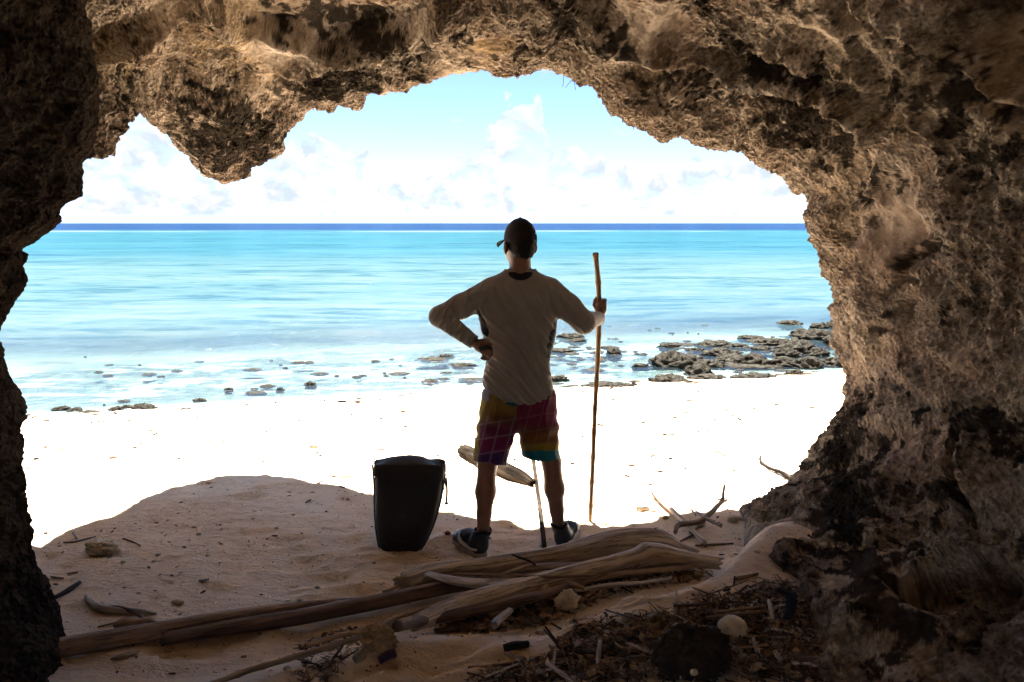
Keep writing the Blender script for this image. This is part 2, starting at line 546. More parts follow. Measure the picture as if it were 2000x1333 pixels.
# ---------------------------------------------------------------- sea
def water_material():
    m, b = mat('sea_water')
    geo = b.n('ShaderNodeNewGeometry')
    pos = geo.outputs['Position']
    off = b.attr('offshore')            # metres out from the waterline
    # body colour of the water: pale over the sand shelf, turquoise over the lagoon, deep blue past the reef edge
    band = b.noise(b.mapping(pos, (0.004, 0.06, 0.0)), 1.0, 5.0, 0.62)
    c = b.mix(b.sm(off, 4.0, 70.0), (0.036, 0.060, 0.059), (0.0088, 0.040, 0.052))
    c = b.mix(b.math('MULTIPLY', b.sm(band, 0.42, 0.66), 0.5), c, (0.004, 0.032, 0.050))
    edge = b.math('ADD', off, b.math('MULTIPLY', b.math('SUBTRACT', band, 0.5), 70.0))
    c = b.mix(b.sm(edge, 225.0, 300.0), c, (0.002, 0.012, 0.038))
    fo = b.math('MULTIPLY', b.sm(edge, 195.0, 225.0), b.sm(edge, 262.0, 235.0))
    c = b.mix(b.math('MULTIPLY', b.math('MULTIPLY', fo, b.sm(b.noise(b.mapping(pos, (0.02, 0.03, 0)), 1.0, 4.0, 0.6), 0.42, 0.6)), 0.7), c, (0.07, 0.085, 0.09))
    # light and dark of wavelets and wind streaks put into the colour, coarse to fine
    w1 = b.noise(b.mapping(pos, (0.50, 1.35, 0.0)), 1.0, 3.0, 0.6, 0.6)
    w2 = b.noise(b.mapping(pos, (0.10, 0.33, 0.0)), 1.0, 3.0, 0.65, 0.6)
    w3 = b.noise(b.mapping(pos, (0.02, 0.08, 0.0)), 1.0, 3.0, 0.65, 0.4)
    v = b.math('MULTIPLY', b.math('SUBTRACT', w1, 0.5), b.sm(off, 70.0, 12.0, 0.3, 2.2))
    v = b.math('ADD', v, b.math('MULTIPLY', b.math('SUBTRACT', w2, 0.5), 1.9))
    v = b.math('ADD', v, b.math('MULTIPLY', b.math('SUBTRACT', w3, 0.5), 1.3))
    v = b.math('MULTIPLY', v, b.sm(off, 1.0, 10.0, 0.3, 1.0))
    c = b.mix(b.sm(v, 0.0, 0.45, 0.0, 0.85), c, b.mix(1.0, c, (0.30, 0.55, 0.68), 'MULTIPLY'))
    c = b.mix(b.sm(v, 0.0, -0.45, 0.0, 0.85), c, b.mix(1.0, c, (1.55, 1.18, 1.12), 'MULTIPLY'))
    # waves: ripples near, longer chop far out
    r1 = b.noise(b.mapping(pos, (3.4, 8.0, 1.0)), 1.0, 4.0, 0.68, 0.5)
    r3 = b.noise(b.mapping(pos, (0.16, 0.75, 1.0)), 1.0, 5.0, 0.62)
    h = b.math('ADD', b.math('MULTIPLY', r1, b.sm(off, 20, 2, 0.045, 0.060)), b.math('MULTIPLY', b.math('MULTIPLY', r3, b.sm(off, 4.0, 30.0)), 0.5))
    nrm = b.bump(h, 0.8, 1.0)
    body = b.n('ShaderNodeBsdfDiffuse', {'Color': c, 'Normal': nrm})
    clear = b.n('ShaderNodeBsdfTransparent', {'Color': (0.52, 0.70, 0.74, 1)})
    tr = b.math('MULTIPLY', b.sm(off, 11.0, 1.5), 0.92)
    vol = b.n('ShaderNodeMixShader', {0: tr, 1: body.outputs[0], 2: clear.outputs[0]})
    gl = b.n('ShaderNodeBsdfGlossy', {'Color': (1, 1, 1, 1), 'Roughness': 0.07, 'Normal': nrm})
    fr = b.n('ShaderNodeFresnel', {'IOR': 1.33, 'Normal': nrm})
    fac = b.math('MINIMUM', fr.outputs[0], b.math('ADD', b.sm(off, 22, 3, 0.0, 0.20), b.sm(off, 120, 10, 0.11, 0.15)))
    surf = b.n('ShaderNodeMixShader', {0: fac, 1: vol.outputs[0], 2: gl.outputs[0]})
    b.n('ShaderNodeOutputMaterial', {0: surf.outputs[0]})
    return m


def build_water():
    s = np.linspace(-1, 1, 460)
    s = 1.0 * s + 1.8 * s ** 5
    d = np.concatenate([np.linspace(-4.0, 14, 300)[:-1], np.geomspace(14, 60000, 260)])
    D, S = np.meshgrid(d, s, indexing='ij')
    Yc = 11.45 + D
    X = S * np.maximum(Yc, 7.0) * 0.95
    Y = Yc + 0.26 * np.clip(X, -9, 9) * (1 - sstep(D, 5, 60))
    p = np.stack([X, Y, 0 * X], -1)
    amp = sstep(D, -0.5, 3.0) * (1 - sstep(D, 60, 200))
    w = 0.020 * fbm(p * np.array([1.3, 3.4, 1]) + 0.6 * perlin(p * 0.8)[..., None], 3) + 0.050 * perlin(p * np.array([0.22, 0.85, 1]) + 4.0) * sstep(D, 2, 14)
    Z = WATER_Z + w * amp
    V = np.stack([X, Y, Z], -1).reshape(-1, 3)
    obj('sea_water', V, grid_faces(len(d), len(s)), water_material(), kind='structure',
        attrs={'offshore': np.maximum(Y - yw(X), 0).ravel()}, origin=(0, 0, 0))


build_water()

# ---------------------------------------------------------------- the cave: arch, walls and roof as one rock sheet
def rock_material(name):
    m, b = mat(name)
    geo = b.n('ShaderNodeNewGeometry')
    pos = geo.outputs['Position']
    c = b.attr('col', 0)
    fine = b.noise(pos, 60.0, 4.0, 0.72)
    c = b.mix(b.sm(fine, 0.52, 0.74, 0, 0.6), c, b.mix(1.0, c, (1.45, 1.45, 1.45), 'MULTIPLY'))
    c = b.mix(b.sm(fine, 0.46, 0.26, 0, 0.7), c, b.mix(0.7, c, (0.06, 0.04, 0.03)))
    vv = b.n('ShaderNodeTexVoronoi', {'Vector': pos, 'Scale': 52.0}, feature='F1')
    v1 = vv.outputs['Distance']
    pk = b.n('ShaderNodeSeparateColor', {0: vv.outputs['Color']}).outputs[0]
    # little pits coloured darker, crests between them coloured paler
    pit = b.math('MULTIPLY', b.sm(v1, 0.34, 0.12), b.sm(pk, 0.45, 0.75))
    c = b.mix(b.math('MULTIPLY', b.math('MULTIPLY', pit, 0.65), b.attr('rough')), c, b.mix(0.8, c, (0.03, 0.022, 0.016)))
    c = b.mix(b.math('MULTIPLY', b.sm(v1, 0.55, 0.85, 0, 0.6), b.attr('rough')), c, b.mix(1.0, c, (1.5, 1.5, 1.5), 'MULTIPLY'))
    h = b.math('ADD', b.math('MULTIPLY', v1, 2.0), b.math('MULTIPLY', fine, 1.6))
    bs = b.n('ShaderNodeBsdfDiffuse', {'Color': c, 'Roughness': 0.6, 'Normal': b.bump(h, b.math('MULTIPLY', b.attr('rough'), 1.0), 0.022)})
    b.n('ShaderNodeOutputMaterial', {0: bs.outputs[0]})
    return m


ROCK = rock_material('cave_limestone')


def rock_colour(p, stain, ochre, pale, pink, dark=0.0):
    """limestone colours: tan and grey-brown stone, ochre seepage, pale crests, ragged black algae crust"""
    w = np.stack([perlin(p * 2.2), perlin(p * 2.2 + 31), perlin(p * 2.2 + 67)], -1)
    q = p + 0.12 * w
    big, mid = fbm(q * 1.7, 3), fbm(q * 7.0 + 4, 4, 0.6)
    fine = fbm(q * 30.0, 3, 0.65)
    c = np.tile(np.array([0.27, 0.185, 0.12]), (len(p), 1))
    c = lerp(c, (0.40, 0.31, 0.215), sstep(big, -0.2, 0.2))
    c = lerp(c, (0.50, 0.40, 0.29), 0.7 * sstep(mid, 0.0, 0.3))
    c = lerp(c, (0.17, 0.105, 0.065), 0.75 * sstep(mid, -0.05, -0.35))
    c = lerp(c, (0.55, 0.47, 0.37), 0.6 * sstep(fine, 0.05, 0.4))
    c = lerp(c, (0.13, 0.085, 0.055), 0.6 * sstep(fine, -0.05, -0.4))
    o2 = fbm(q * 9.0 + 21, 3)
    c = lerp(c, (0.48, 0.32, 0.125), 0.75 * ochre * sstep(o2, -0.25, 0.15))
    c = lerp(c, (0.58, 0.51, 0.42), pale * (0.15 + 0.75 * sstep(mid, -0.25, 0.15)))
    c = lerp(c, (0.33, 0.215, 0.155), 0.55 * pink)
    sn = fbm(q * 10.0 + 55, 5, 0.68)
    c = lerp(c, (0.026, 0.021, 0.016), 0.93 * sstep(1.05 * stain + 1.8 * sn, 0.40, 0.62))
    fr = fbm(q * 3.0 + 90, 5, 0.66)
    c = lerp(c, (0.04, 0.031, 0.022), 0.8 * sstep(fr, 0.22, 0.36))
    g = c.mean(1, keepdims=True)
    return (c * 0.68 + g * np.array([1.04, 1.0, 0.95]) * 0.32) * (0.93 - dark)


# outline of the mouth, (px, py, distance along Y); each distance from where the rock stands over the sand and its shadow
LIP = [(-140, 1500, 4.6), (-130, 1150, 4.7), (-110, 800, 4.8), (-90, 560, 4.85), (-20, 420, 4.55), (60, 350, 4.5), (120, 330, 4.5), (172, 312, 4.5), (200, 302, 4.5), (220, 295, 4.5), (224, 275, 4.52), (228, 256, 4.55),
       (243, 246, 4.6), (255, 238, 4.65), (268, 218, 4.75), (285, 204, 4.9), (297, 196, 5.15), (305, 208, 5.4), (318, 224, 5.6), (330, 244, 5.7), (343, 258, 5.8), (362, 266, 5.85),
       (384, 274, 5.87), (388, 292, 5.89), (396, 304, 5.92), (400, 326, 5.95), (420, 334, 5.97), (438, 328, 5.97), (455, 320, 5.97), (468, 308, 5.97), (492, 300, 5.97), (500, 288, 5.95), (518, 284, 5.92),
       (530, 266, 5.89), (537, 248, 5.87), (545, 236, 5.85), (562, 224, 5.82), (580, 214, 5.79), (600, 206, 5.77), (645, 201, 5.60), (665, 192, 5.55), (690, 188, 5.50), (720, 176, 5.32), (750, 168, 5.25), (790, 162, 5.2),
       (832, 154, 5.15), (842, 142, 5.12), (868, 134, 5.1), (885, 127, 5.08), (912, 124, 5.05), (950, 120, 5.02), (990, 126, 5.0), (1030, 124, 5.0), (1062, 126, 5.0), (1100, 139, 5.0), (1120, 154, 5.0),
       (1150, 166, 5.02), (1166, 174, 5.03), (1190, 194, 5.05), (1220, 214, 5.08), (1250, 236, 5.1), (1280, 250, 5.12), (1292, 256, 5.13), (1330, 249, 5.15), (1352, 262, 5.17), (1378, 278, 5.19), (1400, 272, 5.2),
       (1418, 266, 5.2), (1440, 264, 5.22), (1458, 290, 5.22), (1478, 304, 5.22), (1506, 314, 5.22), (1532, 326, 5.22), (1546, 346, 5.2), (1562, 350, 5.2), (1580, 376, 5.18), (1588, 402, 5.15), (1592, 424, 5.12),
       (1602, 444, 5.1), (1612, 478, 5.08), (1622, 505, 5.06), (1634, 522, 5.05), (1646, 546, 5.03), (1656, 574, 5.0), (1656, 610, 5.0), (1658, 645, 5.0), (1668, 676, 5.0), (1674, 700, 5.0), (1686, 716, 4.98),
       (1693, 735, 4.97), (1688, 760, 4.95), (1682, 796, 4.92), (1664, 816, 4.9), (1652, 832, 4.88), (1630, 858, 4.85), (1612, 880, 4.82), (1598, 905, 4.8), (1584, 934, 4.76), (1562, 960, 4.72), (1540, 980, 4.68),
       (1528, 996, 4.62), (1518, 1030, 4.55), (1512, 1110, 4.5), (1510, 1300, 4.45)]
# how the rock runs inwards from the mouth: (lip px, lip py) -> mid point, then a point just past the edge of the view
STA = [((-140, 1500), (-330, 1500, 3.9), (-520, 1500, 3.2)),
       ((-110, 800), (-300, 760, 4.0), (-520, 740, 3.3)),
       ((60, 350), (-80, 240, 4.0), (-280, 60, 3.5)),
       ((220, 295), (110, 150, 4.1), (0, -90, 3.6)),
       ((297, 196), (235, 85, 4.4), (160, -90, 3.8)),
       ((343, 258), (330, 110, 4.75), (290, -90, 3.9)),
       ((420, 334), (415, 120, 5.0), (400, -90, 4.05)),
       ((530, 266), (545, 110, 5.05), (560, -90, 4.1)),
       ((690, 188), (690, 95, 4.9), (690, -90, 4.1)),
       ((868, 134), (860, 62, 4.7), (855, -90, 4.05)),
       ((1030, 124), (1030, 50, 4.6), (1035, -90, 4.0)),
       ((1220, 214), (1290, 110, 4.5), (1390, -90, 3.8)),
       ((1378, 278), (1450, 160, 4.55), (1640, -90, 3.6)),
       ((1478, 304), (1580, 200, 4.5), (1900, -60, 3.4)),
       ((1562, 350), (1690, 280, 4.35), (2090, 120, 3.2)),
       ((1602, 444), (1770, 410, 4.2), (2090, 340, 3.1)),
       ((1656, 610), (1810, 610, 4.0), (2090, 600, 3.0)),
       ((1693, 735), (1820, 760, 3.9), (2090, 800, 2.9)),
       ((1630, 858), (1770, 930, 3.7), (2090, 1010, 2.7)),
       ((1562, 960), (1650, 1050, 3.55), (2060, 1200, 2.5)),
       ((1528, 996), (1592, 1130, 3.05), (1740, 1350, 2.40)),
       ((1510, 1300), (1560, 1330, 2.95), (1690, 1640, 2.2))]


def hermite(ctrl, counts):
    """ctrl: (K, n, 3) rings; smooth curve through them, counts samples for each span"""
    K = len(ctrl)
    ch = [np.linalg.norm(ctrl[k + 1] - ctrl[k], axis=1)[:, None] + 1e-6 for k in range(K - 1)]
    tan = []
    for k in range(K):
        if k == 0:
            tan.append((ctrl[1] - ctrl[0]) / ch[0])
        elif k == K - 1:
            tan.append((ctrl[-1] - ctrl[-2]) / ch[-1])
        else:
            a, c = ch[k - 1], ch[k]
            tan.append(((ctrl[k] - ctrl[k - 1]) / a * c + (ctrl[k + 1] - ctrl[k]) / c * a) / (a + c))
    out = []
    for k in range(K - 1):
        n = counts[k]
        for u in np.linspace(0, 1, n, endpoint=(k == K - 2)):
            h00, h10 = 2 * u ** 3 - 3 * u ** 2 + 1, u ** 3 - 2 * u ** 2 + u
            h01, h11 = -2 * u ** 3 + 3 * u ** 2, u ** 3 - u ** 2
            out.append(h00 * ctrl[k] + h10 * ch[k] * tan[k] + h01 * ctrl[k + 1] + h11 * ch[k] * tan[k + 1])
    return np.array(out)


def grid_normals(G):
    du = np.gradient(G, axis=0)
    dv = np.gradient(G, axis=1)
    n = np.cross(du, dv)
    return n / (np.linalg.norm(n, axis=-1, keepdims=True) + 1e-12)


def seg_dist(px, py, line):
    """distance to a pixel polyline and the side (positive = right of its direction, below when it runs rightwards)"""
    best = np.full(px.shape, 1e9)
    side = np.zeros(px.shape)
    for (x0, y0), (x1, y1) in zip(line[:-1], line[1:]):
        vx, vy = x1 - x0, y1 - y0
        L2 = vx * vx + vy * vy
        t = np.clip(((px - x0) * vx + (py - y0) * vy) / L2, 0, 1)
        d = np.hypot(px - x0 - t * vx, py - y0 - t * vy)
        s = vx * (py - y0) - vy * (px - x0)
        m_ = d < best
        best = np.where(m_, d, best)
        side = np.where(m_, np.sign(s), side)
    return best, side


def blob(px, py, items, soft=1.0):
    o = np.zeros(px.shape)
    for (x, y, rx, ry, a, w) in items:
        c, s = math.cos(R(a)), math.sin(R(a))
        u = ((px - x) * c + (py - y) * s) / rx
        v = (-(px - x) * s + (py - y) * c) / ry
        o = np.maximum(o, w * np.exp(-(u * u + v * v) * soft))
    return o


# dark crust (x, y, rx, ry, tilt, strength), in picture places on the rock
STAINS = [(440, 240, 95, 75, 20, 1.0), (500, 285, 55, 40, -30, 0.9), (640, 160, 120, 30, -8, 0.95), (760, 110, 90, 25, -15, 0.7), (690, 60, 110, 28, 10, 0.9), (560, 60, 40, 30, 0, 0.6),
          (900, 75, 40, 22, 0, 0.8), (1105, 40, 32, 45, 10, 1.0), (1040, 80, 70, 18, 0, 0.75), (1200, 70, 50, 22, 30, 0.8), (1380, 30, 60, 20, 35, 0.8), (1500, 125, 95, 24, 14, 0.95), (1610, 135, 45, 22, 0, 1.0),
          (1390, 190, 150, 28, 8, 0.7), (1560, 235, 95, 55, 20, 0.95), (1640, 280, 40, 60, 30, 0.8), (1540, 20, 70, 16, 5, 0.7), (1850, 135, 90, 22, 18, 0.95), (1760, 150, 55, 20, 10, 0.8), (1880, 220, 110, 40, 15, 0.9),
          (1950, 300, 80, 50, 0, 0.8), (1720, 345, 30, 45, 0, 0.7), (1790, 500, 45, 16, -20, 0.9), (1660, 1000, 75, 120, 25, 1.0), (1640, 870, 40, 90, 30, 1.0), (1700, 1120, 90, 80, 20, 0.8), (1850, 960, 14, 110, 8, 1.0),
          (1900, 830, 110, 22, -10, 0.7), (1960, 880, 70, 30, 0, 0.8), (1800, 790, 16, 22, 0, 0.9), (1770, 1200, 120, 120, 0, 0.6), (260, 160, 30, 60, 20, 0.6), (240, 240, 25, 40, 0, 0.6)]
OCHRES = [(450, 90, 80, 60, 0, 1), (960, 65, 45, 30, 0, 0.9), (250, 130, 60, 40, 0, 0.6), (1760, 240, 60, 40, 40, 0.7), (1680, 420, 40, 120, 0, 0.7), (1810, 105, 35, 20, 20, 0.8), (1640, 160, 60, 40, 0, 0.4)]
PALES = [(820, 65, 70, 30, -20, 0.8), (560, 95, 110, 18, 12, 0.9), (620, 85, 90, 25, 5, 0.6), (1450, 150, 150, 12, 12, 0.9), (1640, 200, 90, 14, 20, 0.9), (1740, 280, 40, 80, -20, 0.7), (1780, 440, 60, 70, 10, 0.5),
         (1300, 130, 110, 12, 8, 0.7), (1720, 20, 160, 50, 20, 0.5), (1250, 40, 60, 70, 20, 0.45), (1700, 620, 30, 30, 0, 0.4)]
PINKS = [(1750, 470, 70, 130, 0, 1.0), (1760, 720, 110, 90, 0, 0.8), (1780, 900, 90, 90, 0, 0.8), (1950, 980, 80, 60, 0, 0.7)]


def rock_detail(Pt, lipw=None, amp=1.0, rf=1.0):
    """height of the weathered limestone surface: hollows, sharp crests between pits, fine spikes"""
    w = np.stack([perlin(Pt * 2.3 + 3.0), perlin(Pt * 2.3 + 40.0), perlin(Pt * 2.3 + 80.0)], -1)
    q = Pt + 0.10 * w
    d = 0.10 * fbm(Pt * 1.25 + 8.0, 3) * (1 if lipw is None else lipw)
    d = d + 0.15 * (worley(q * np.array([2.6, 2.6, 3.4])) - 0.5) * (1 if lipw is None else (0.35 + 0.65 * lipw))
    d = d + 0.068 * (worley(q * 7.0 + 9.0) - 0.5) * (0.35 + 0.65 * rf)
    d = d + 0.036 * (worley(q * 17.0 + 5.0) - 0.5) * rf
    d = d + 0.030 * np.maximum(fbm(Pt * 9.0, 3), -0.2) * (0.3 + 0.7 * rf)
    d = d + (0.014 * perlin(Pt * 45.0) + 0.007 * perlin(Pt * 90.0)) * rf
    return d * amp


def build_cave():
    lip = np.array([P(*q) for q in LIP])
    seg = np.concatenate([[0], np.cumsum(np.linalg.norm(np.diff(lip, axis=0), axis=1))])
    lut = {(q[0], q[1]): i for i, q in enumerate(LIP)}
    # more samples where the rock is in view
    NT = 1350
    i_l = lut[(60, 350)]
    i_r = lut[(1518, 1030)]
    st = np.array([seg[lut[q[0]]] for q in STA])
    fine = np.linspace(seg[i_l], seg[i_r], 6000)
    wgt = np.linalg.norm(np.diff(np.stack([np.interp(fine, seg, lip[:, k]) for k in range(3)], 1), axis=0), axis=1)
    for j_, f_ in ((1, 0.8), (2, 0.7)):
        pp = np.array([P(*q[j_]) for q in STA])
        wgt = np.maximum(wgt, f_ * np.linalg.norm(np.diff(np.stack([np.interp(fine, st, pp[:, k]) for k in range(3)], 1), axis=0), axis=1))
    cw = np.concatenate([[0], np.cumsum(wgt)])
    mid_t = np.interp(np.linspace(0, cw[-1], NT - 90), cw, fine)
    tt = np.concatenate([np.linspace(0, seg[i_l], 60)[:-1], mid_t, np.linspace(seg[i_r], seg[-1], 32)[1:]])
    n = len(tt)
    L = np.stack([np.interp(tt, seg, lip[:, k]) for k in range(3)], 1)

    def along(idx):
        pts_ = np.array([P(*s[idx]) for s in STA])
        # smooth interpolation between stations
        o = np.stack([np.interp(tt, st, pts_[:, k]) for k in range(3)], 1)
        k = 25
        ker = np.hanning(2 * k + 1)
        ker /= ker.sum()
        pad = np.concatenate([np.repeat(o[:1], k, 0), o, np.repeat(o[-1:], k, 0)])
        return np.stack([np.convolve(pad[:, j], ker, 'valid') for j in range(3)], 1)

    I1, I2 = along(1), along(2)

    def smooth(a, k):
        ker = np.hanning(2 * k + 1)
        ker /= ker.sum()
        pad = np.concatenate([np.repeat(a[:1], k, 0), a, np.repeat(a[-1:], k, 0)])
        return np.stack([np.convolve(pad[:, j], ker, 'valid') for j in range(3)], 1)

    Ls = smooth(L, 60)
    L5 = smooth(L, 14)
    top = sstep(L5[:, 2], 1.55, 2.05)
    ctr = np.stack([0.1 + top * (0.80 * L5[:, 0]), 0 * top, 1.1 - 0.4 * top], 1)
    out = L5 - ctr
    out[:, 1] = 0
    out = smooth(out, 20)
    out[:, 1] = 0
    out /= np.linalg.norm(out, axis=1)[:, None]
    out[:, 2] = np.where(Ls[:, 2] < 0.6, out[:, 2] * 0.2, out[:, 2])

    def tunnel(Y, a, bz, cz=1.1):
        v = I2 - np.array([0, 0, cz])
        ph = np.arctan2(v[:, 2] / bz, v[:, 0] / a)
        return np.stack([a * np.cos(ph), np.full(n, Y), cz + bz * np.sin(ph)], 1)

    yv = np.array([0, 1.0, 0])
    rings = np.array([Ls + out * 7.0 - yv * 3.2 + np.array([0, 0, 0.5]), Ls + out * 2.8 - yv * 1.3, L5 + out * 0.75 - yv * 0.2, L + out * 0.16 + yv * 0.03,
                      L, I1, I2, tunnel(1.6, 2.35, 2.3), tunnel(0.0, 2.5, 2.2), tunnel(-2.2, 2.2, 1.9), tunnel(-4.2, 0.5, 0.6)])
    G = hermite(rings, [8, 14, 26, 20, 125, 120, 26, 14, 12, 12])
    # lip index for weights
    il = 8 + 14 + 26 + 20
    i1 = il + 125
    i2 = i1 + 120
    S = np.arange(len(G))[:, None] * np.ones((1, n))
    N = grid_normals(G)
    mid = N[i1, n // 2]
    if mid[2] > 0:
        N = -N
    px, py, dep = project(G)
    vis = (S >= il - 30) & (S <= i2 + 6) & (dep > 0.5)
    lipw = sstep(np.abs(S - il), 2, 45)
    lipw = np.where(S < il, sstep(il - S, 4, 40), lipw)
    # smooth, water-worn panels between the spiky parts
    sm_ = blob(px + 30 * perlin(G * 4.0), py + 30 * perlin(G * 4.0 + 9), [(655, 25, 150, 40, 0, 1.0), (1275, 55, 75, 75, 20, 1.0), (1755, 440, 55, 130, 5, 0.95), (1600, 40, 130, 40, 15, 0.8), (1700, 690, 60, 80, 0, 0.6),
                                                                        (330, 60, 60, 60, 20, 0.8), (1760, 860, 80, 60, 0, 0.5), (1650, 330, 40, 90, 30, 0.5)], 0.9)
    sm_ = np.maximum(sm_, 0.85 * sstep(fbm(G * 1.1 + 77, 3), 0.12, 0.30)) * sstep(np.abs(S - il), 8, 40)
    rf = np.where((S > il), 1 - 0.85 * sm_, 1.0)
    D = rock_detail(G, lipw, 1.0, rf)
    # ledges, hollows and cracks that the rock shows
    inner = np.where((S > il) & (S < i2 + 10), 1.0, 0.0)

    def ridge(line, hi, lo, w_hi, w_lo):
        d, s = seg_dist(px + 16 * perlin(G * 6.0), py + 14 * perlin(G * 6.0 + 30), line)
        f = sstep(d * s, -9, 13)
        return inner * ((1 - f) * 1.25 * hi * np.exp(-(d / w_hi) ** 2) - f * 1.3 * lo * np.exp(-(d / w_lo) ** 2)) * sstep(np.abs(S - il), 6, 30)

    D += ridge([(1280, 112), (1420, 152), (1560, 176), (1650, 205), (1700, 262)], 0.10, 0.13, 26, 55)
    D += ridge([(1060, 66), (1180, 92), (1300, 96), (1480, 108), (1640, 140), (1760, 190), (1850, 290)], 0.06, 0.05, 24, 28)
    D += ridge([(1700, 40), (1800, 90), (1900, 150), (2000, 205)], 0.07, 0.10, 40, 34)
    D += ridge([(860, 28), (800, 62), (700, 98), (560, 78), (440, 36)], 0.07, 0.09, 30, 50)
    D += ridge([(410, 10), (330, 60), (230, 105), (180, 130)], 0.05, 0.10, 22, 40)
    D += ridge([(1740, 300), (1700, 420), (1712, 520), (1690, 640)], 0.05, 0.02, 30, 30)
    D += ridge([(1760, 545), (1775, 500), (1830, 472)], 0.03, 0.08, 14, 20)
    D += ridge([(1735, 640), (1770, 590), (1790, 560)], 0.04, 0.07, 12, 14)
    D += ridge([(1780, 1120), (1860, 1090), (1930, 1080), (2020, 1100)], 0.04, 0.13, 20, 45)
    D += ridge([(1880, 1000), (1850, 930), (1856, 860)], 0.03, 0.12, 20, 16)
    hol = blob(px, py, [(1965, 40, 110, 70, 30, 0.7), (1150, 10, 40, 30, 0, 0.10), (1107, 45, 26, 34, 10, 0.10), (660, 30, 110, 34, 0, 0.08), (1940, 1150, 90, 40, 0, 0.10), (1680, 330, 26, 30, 0, 0.06),
                        (1480, 128, 60, 14, 10, 0.05), (1608, 136, 26, 14, 0, 0.07), (1560, 60, 50, 12, 15, 0.05), (1720, 385, 12, 12, 0, 0.05), (1800, 792, 12, 14, 0, 0.06), (1850, 800, 20, 10, 20, 0.05), (1910, 840, 40, 10, -10, 0.06),
                        (1980, 850, 30, 14, -10, 0.08), (480, 140, 14, 12, 0, 0.05), (500, 85, 18, 16, 40, 0.08), (360, 95, 26, 44, 20, 0.10)])
    D -= np.where(vis, hol, 0)
    # the pendant's body: a swelling behind its tip
    D += np.where(vis, blob(px, py, [(430, 220, 80, 90, 15, 0.16), (1690, 560, 60, 200, 0, 0.05)]), 0)
    G2 = G + N * D[..., None]
    gx, gy = px, py
    wv = np.where(vis, 1.0, 0.0)
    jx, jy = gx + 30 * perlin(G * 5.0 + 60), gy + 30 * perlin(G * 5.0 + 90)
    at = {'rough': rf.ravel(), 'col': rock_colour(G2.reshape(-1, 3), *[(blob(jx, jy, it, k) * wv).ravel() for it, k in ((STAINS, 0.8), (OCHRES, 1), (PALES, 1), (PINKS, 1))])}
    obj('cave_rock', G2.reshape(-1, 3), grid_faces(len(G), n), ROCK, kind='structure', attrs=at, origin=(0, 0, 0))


build_cave()

# the near wall at the left: a rock pillar standing on the sand between the camera and the mouth
PIL = [(60, 1420), (100, 1333), (122, 1300), (132, 1268), (126, 1235), (114, 1205), (96, 1165), (76, 1120), (68, 1085), (73, 1052), (58, 1010), (64, 988), (50, 960), (58, 932), (45, 905), (56, 880), (42, 852), (50, 830), (60, 803), (46, 775), (22, 747),
       (12, 735), (8, 700), (2, 665), (6, 640), (14, 622), (28, 600), (42, 578), (56, 558), (58, 543), (50, 520), (62, 500), (50, 489), (78, 470), (102, 450), (119, 430), (118, 408), (155, 385), (160, 350), (166, 320), (184, 302), (191, 270), (188, 230),
       (190, 190), (186, 150), (178, 110), (176, 60), (172, 10), (150, -60), (60, -140), (-120, -240)]


def build_pillar():
    pa = np.array(PIL, float)
    s = np.concatenate([[0], np.cumsum(np.hypot(*np.diff(pa, axis=0).T))])
    nv = 620
    ss = np.linspace(0, s[-1], nv)
    qx, qy = np.interp(ss, s, pa[:, 0]), np.interp(ss, s, pa[:, 1])
    Yp = np.interp(qy, [-240, 0, 300, 640, 1000, 1300, 1420], [3.2, 3.3, 3.35, 3.25, 3.1, 3.0, 2.9])
    E = np.array([P(a, c, y) for a, c, y in zip(qx, qy, Yp)])
    # angle 0 = towards +X (the edge seen), going towards the camera
    ang = np.concatenate([np.linspace(-1.3, 0.5, 100), np.linspace(0.52, 2.9, 100)])
    rx, ry = 1.15, 1.0
    # keep the edge the tangent seen from the camera: centre lies to the left, a little nearer
    a0 = -0.50
    cx, cy = E[:, 0] - rx * math.cos(a0), E[:, 1] + ry * math.sin(a0)
    A, _ = np.meshgrid(ang, E[:, 0], indexing='ij')
    G = np.stack([cx[None] + rx * np.cos(A), cy[None] - ry * np.sin(A), np.broadcast_to(E[:, 2][None], A.shape)], -1)
    N = grid_normals(np.stack([(E[:, 0].mean() - rx) + rx * np.cos(A), 3.3 - ry * np.sin(A), np.broadcast_to(np.linspace(0, 3, nv)[None], A.shape)], -1))
    if N[40, nv // 2, 0] < 0:
        N = -N
    ew = sstep(np.abs(A - a0), 0.1, 0.7)
    D = rock_detail(G + 20.0, ew * 0.9, 1.0) - 0.02
    D = np.where(ew < 1, D * (0.55 + 0.45 * ew), D)
    G = G + N * D[..., None]
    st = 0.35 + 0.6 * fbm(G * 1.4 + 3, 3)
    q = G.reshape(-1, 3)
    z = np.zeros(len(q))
    c = lerp(rock_colour(q, np.clip(st, 0, 1).ravel(), z, z, z), (0.026, 0.018, 0.014), np.full(len(q), 0.86))  # shade of the near wall put into its colour: stone tinted almost black
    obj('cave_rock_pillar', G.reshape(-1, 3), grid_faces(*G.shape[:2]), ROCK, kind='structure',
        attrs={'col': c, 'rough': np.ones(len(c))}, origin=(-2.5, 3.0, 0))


build_pillar()

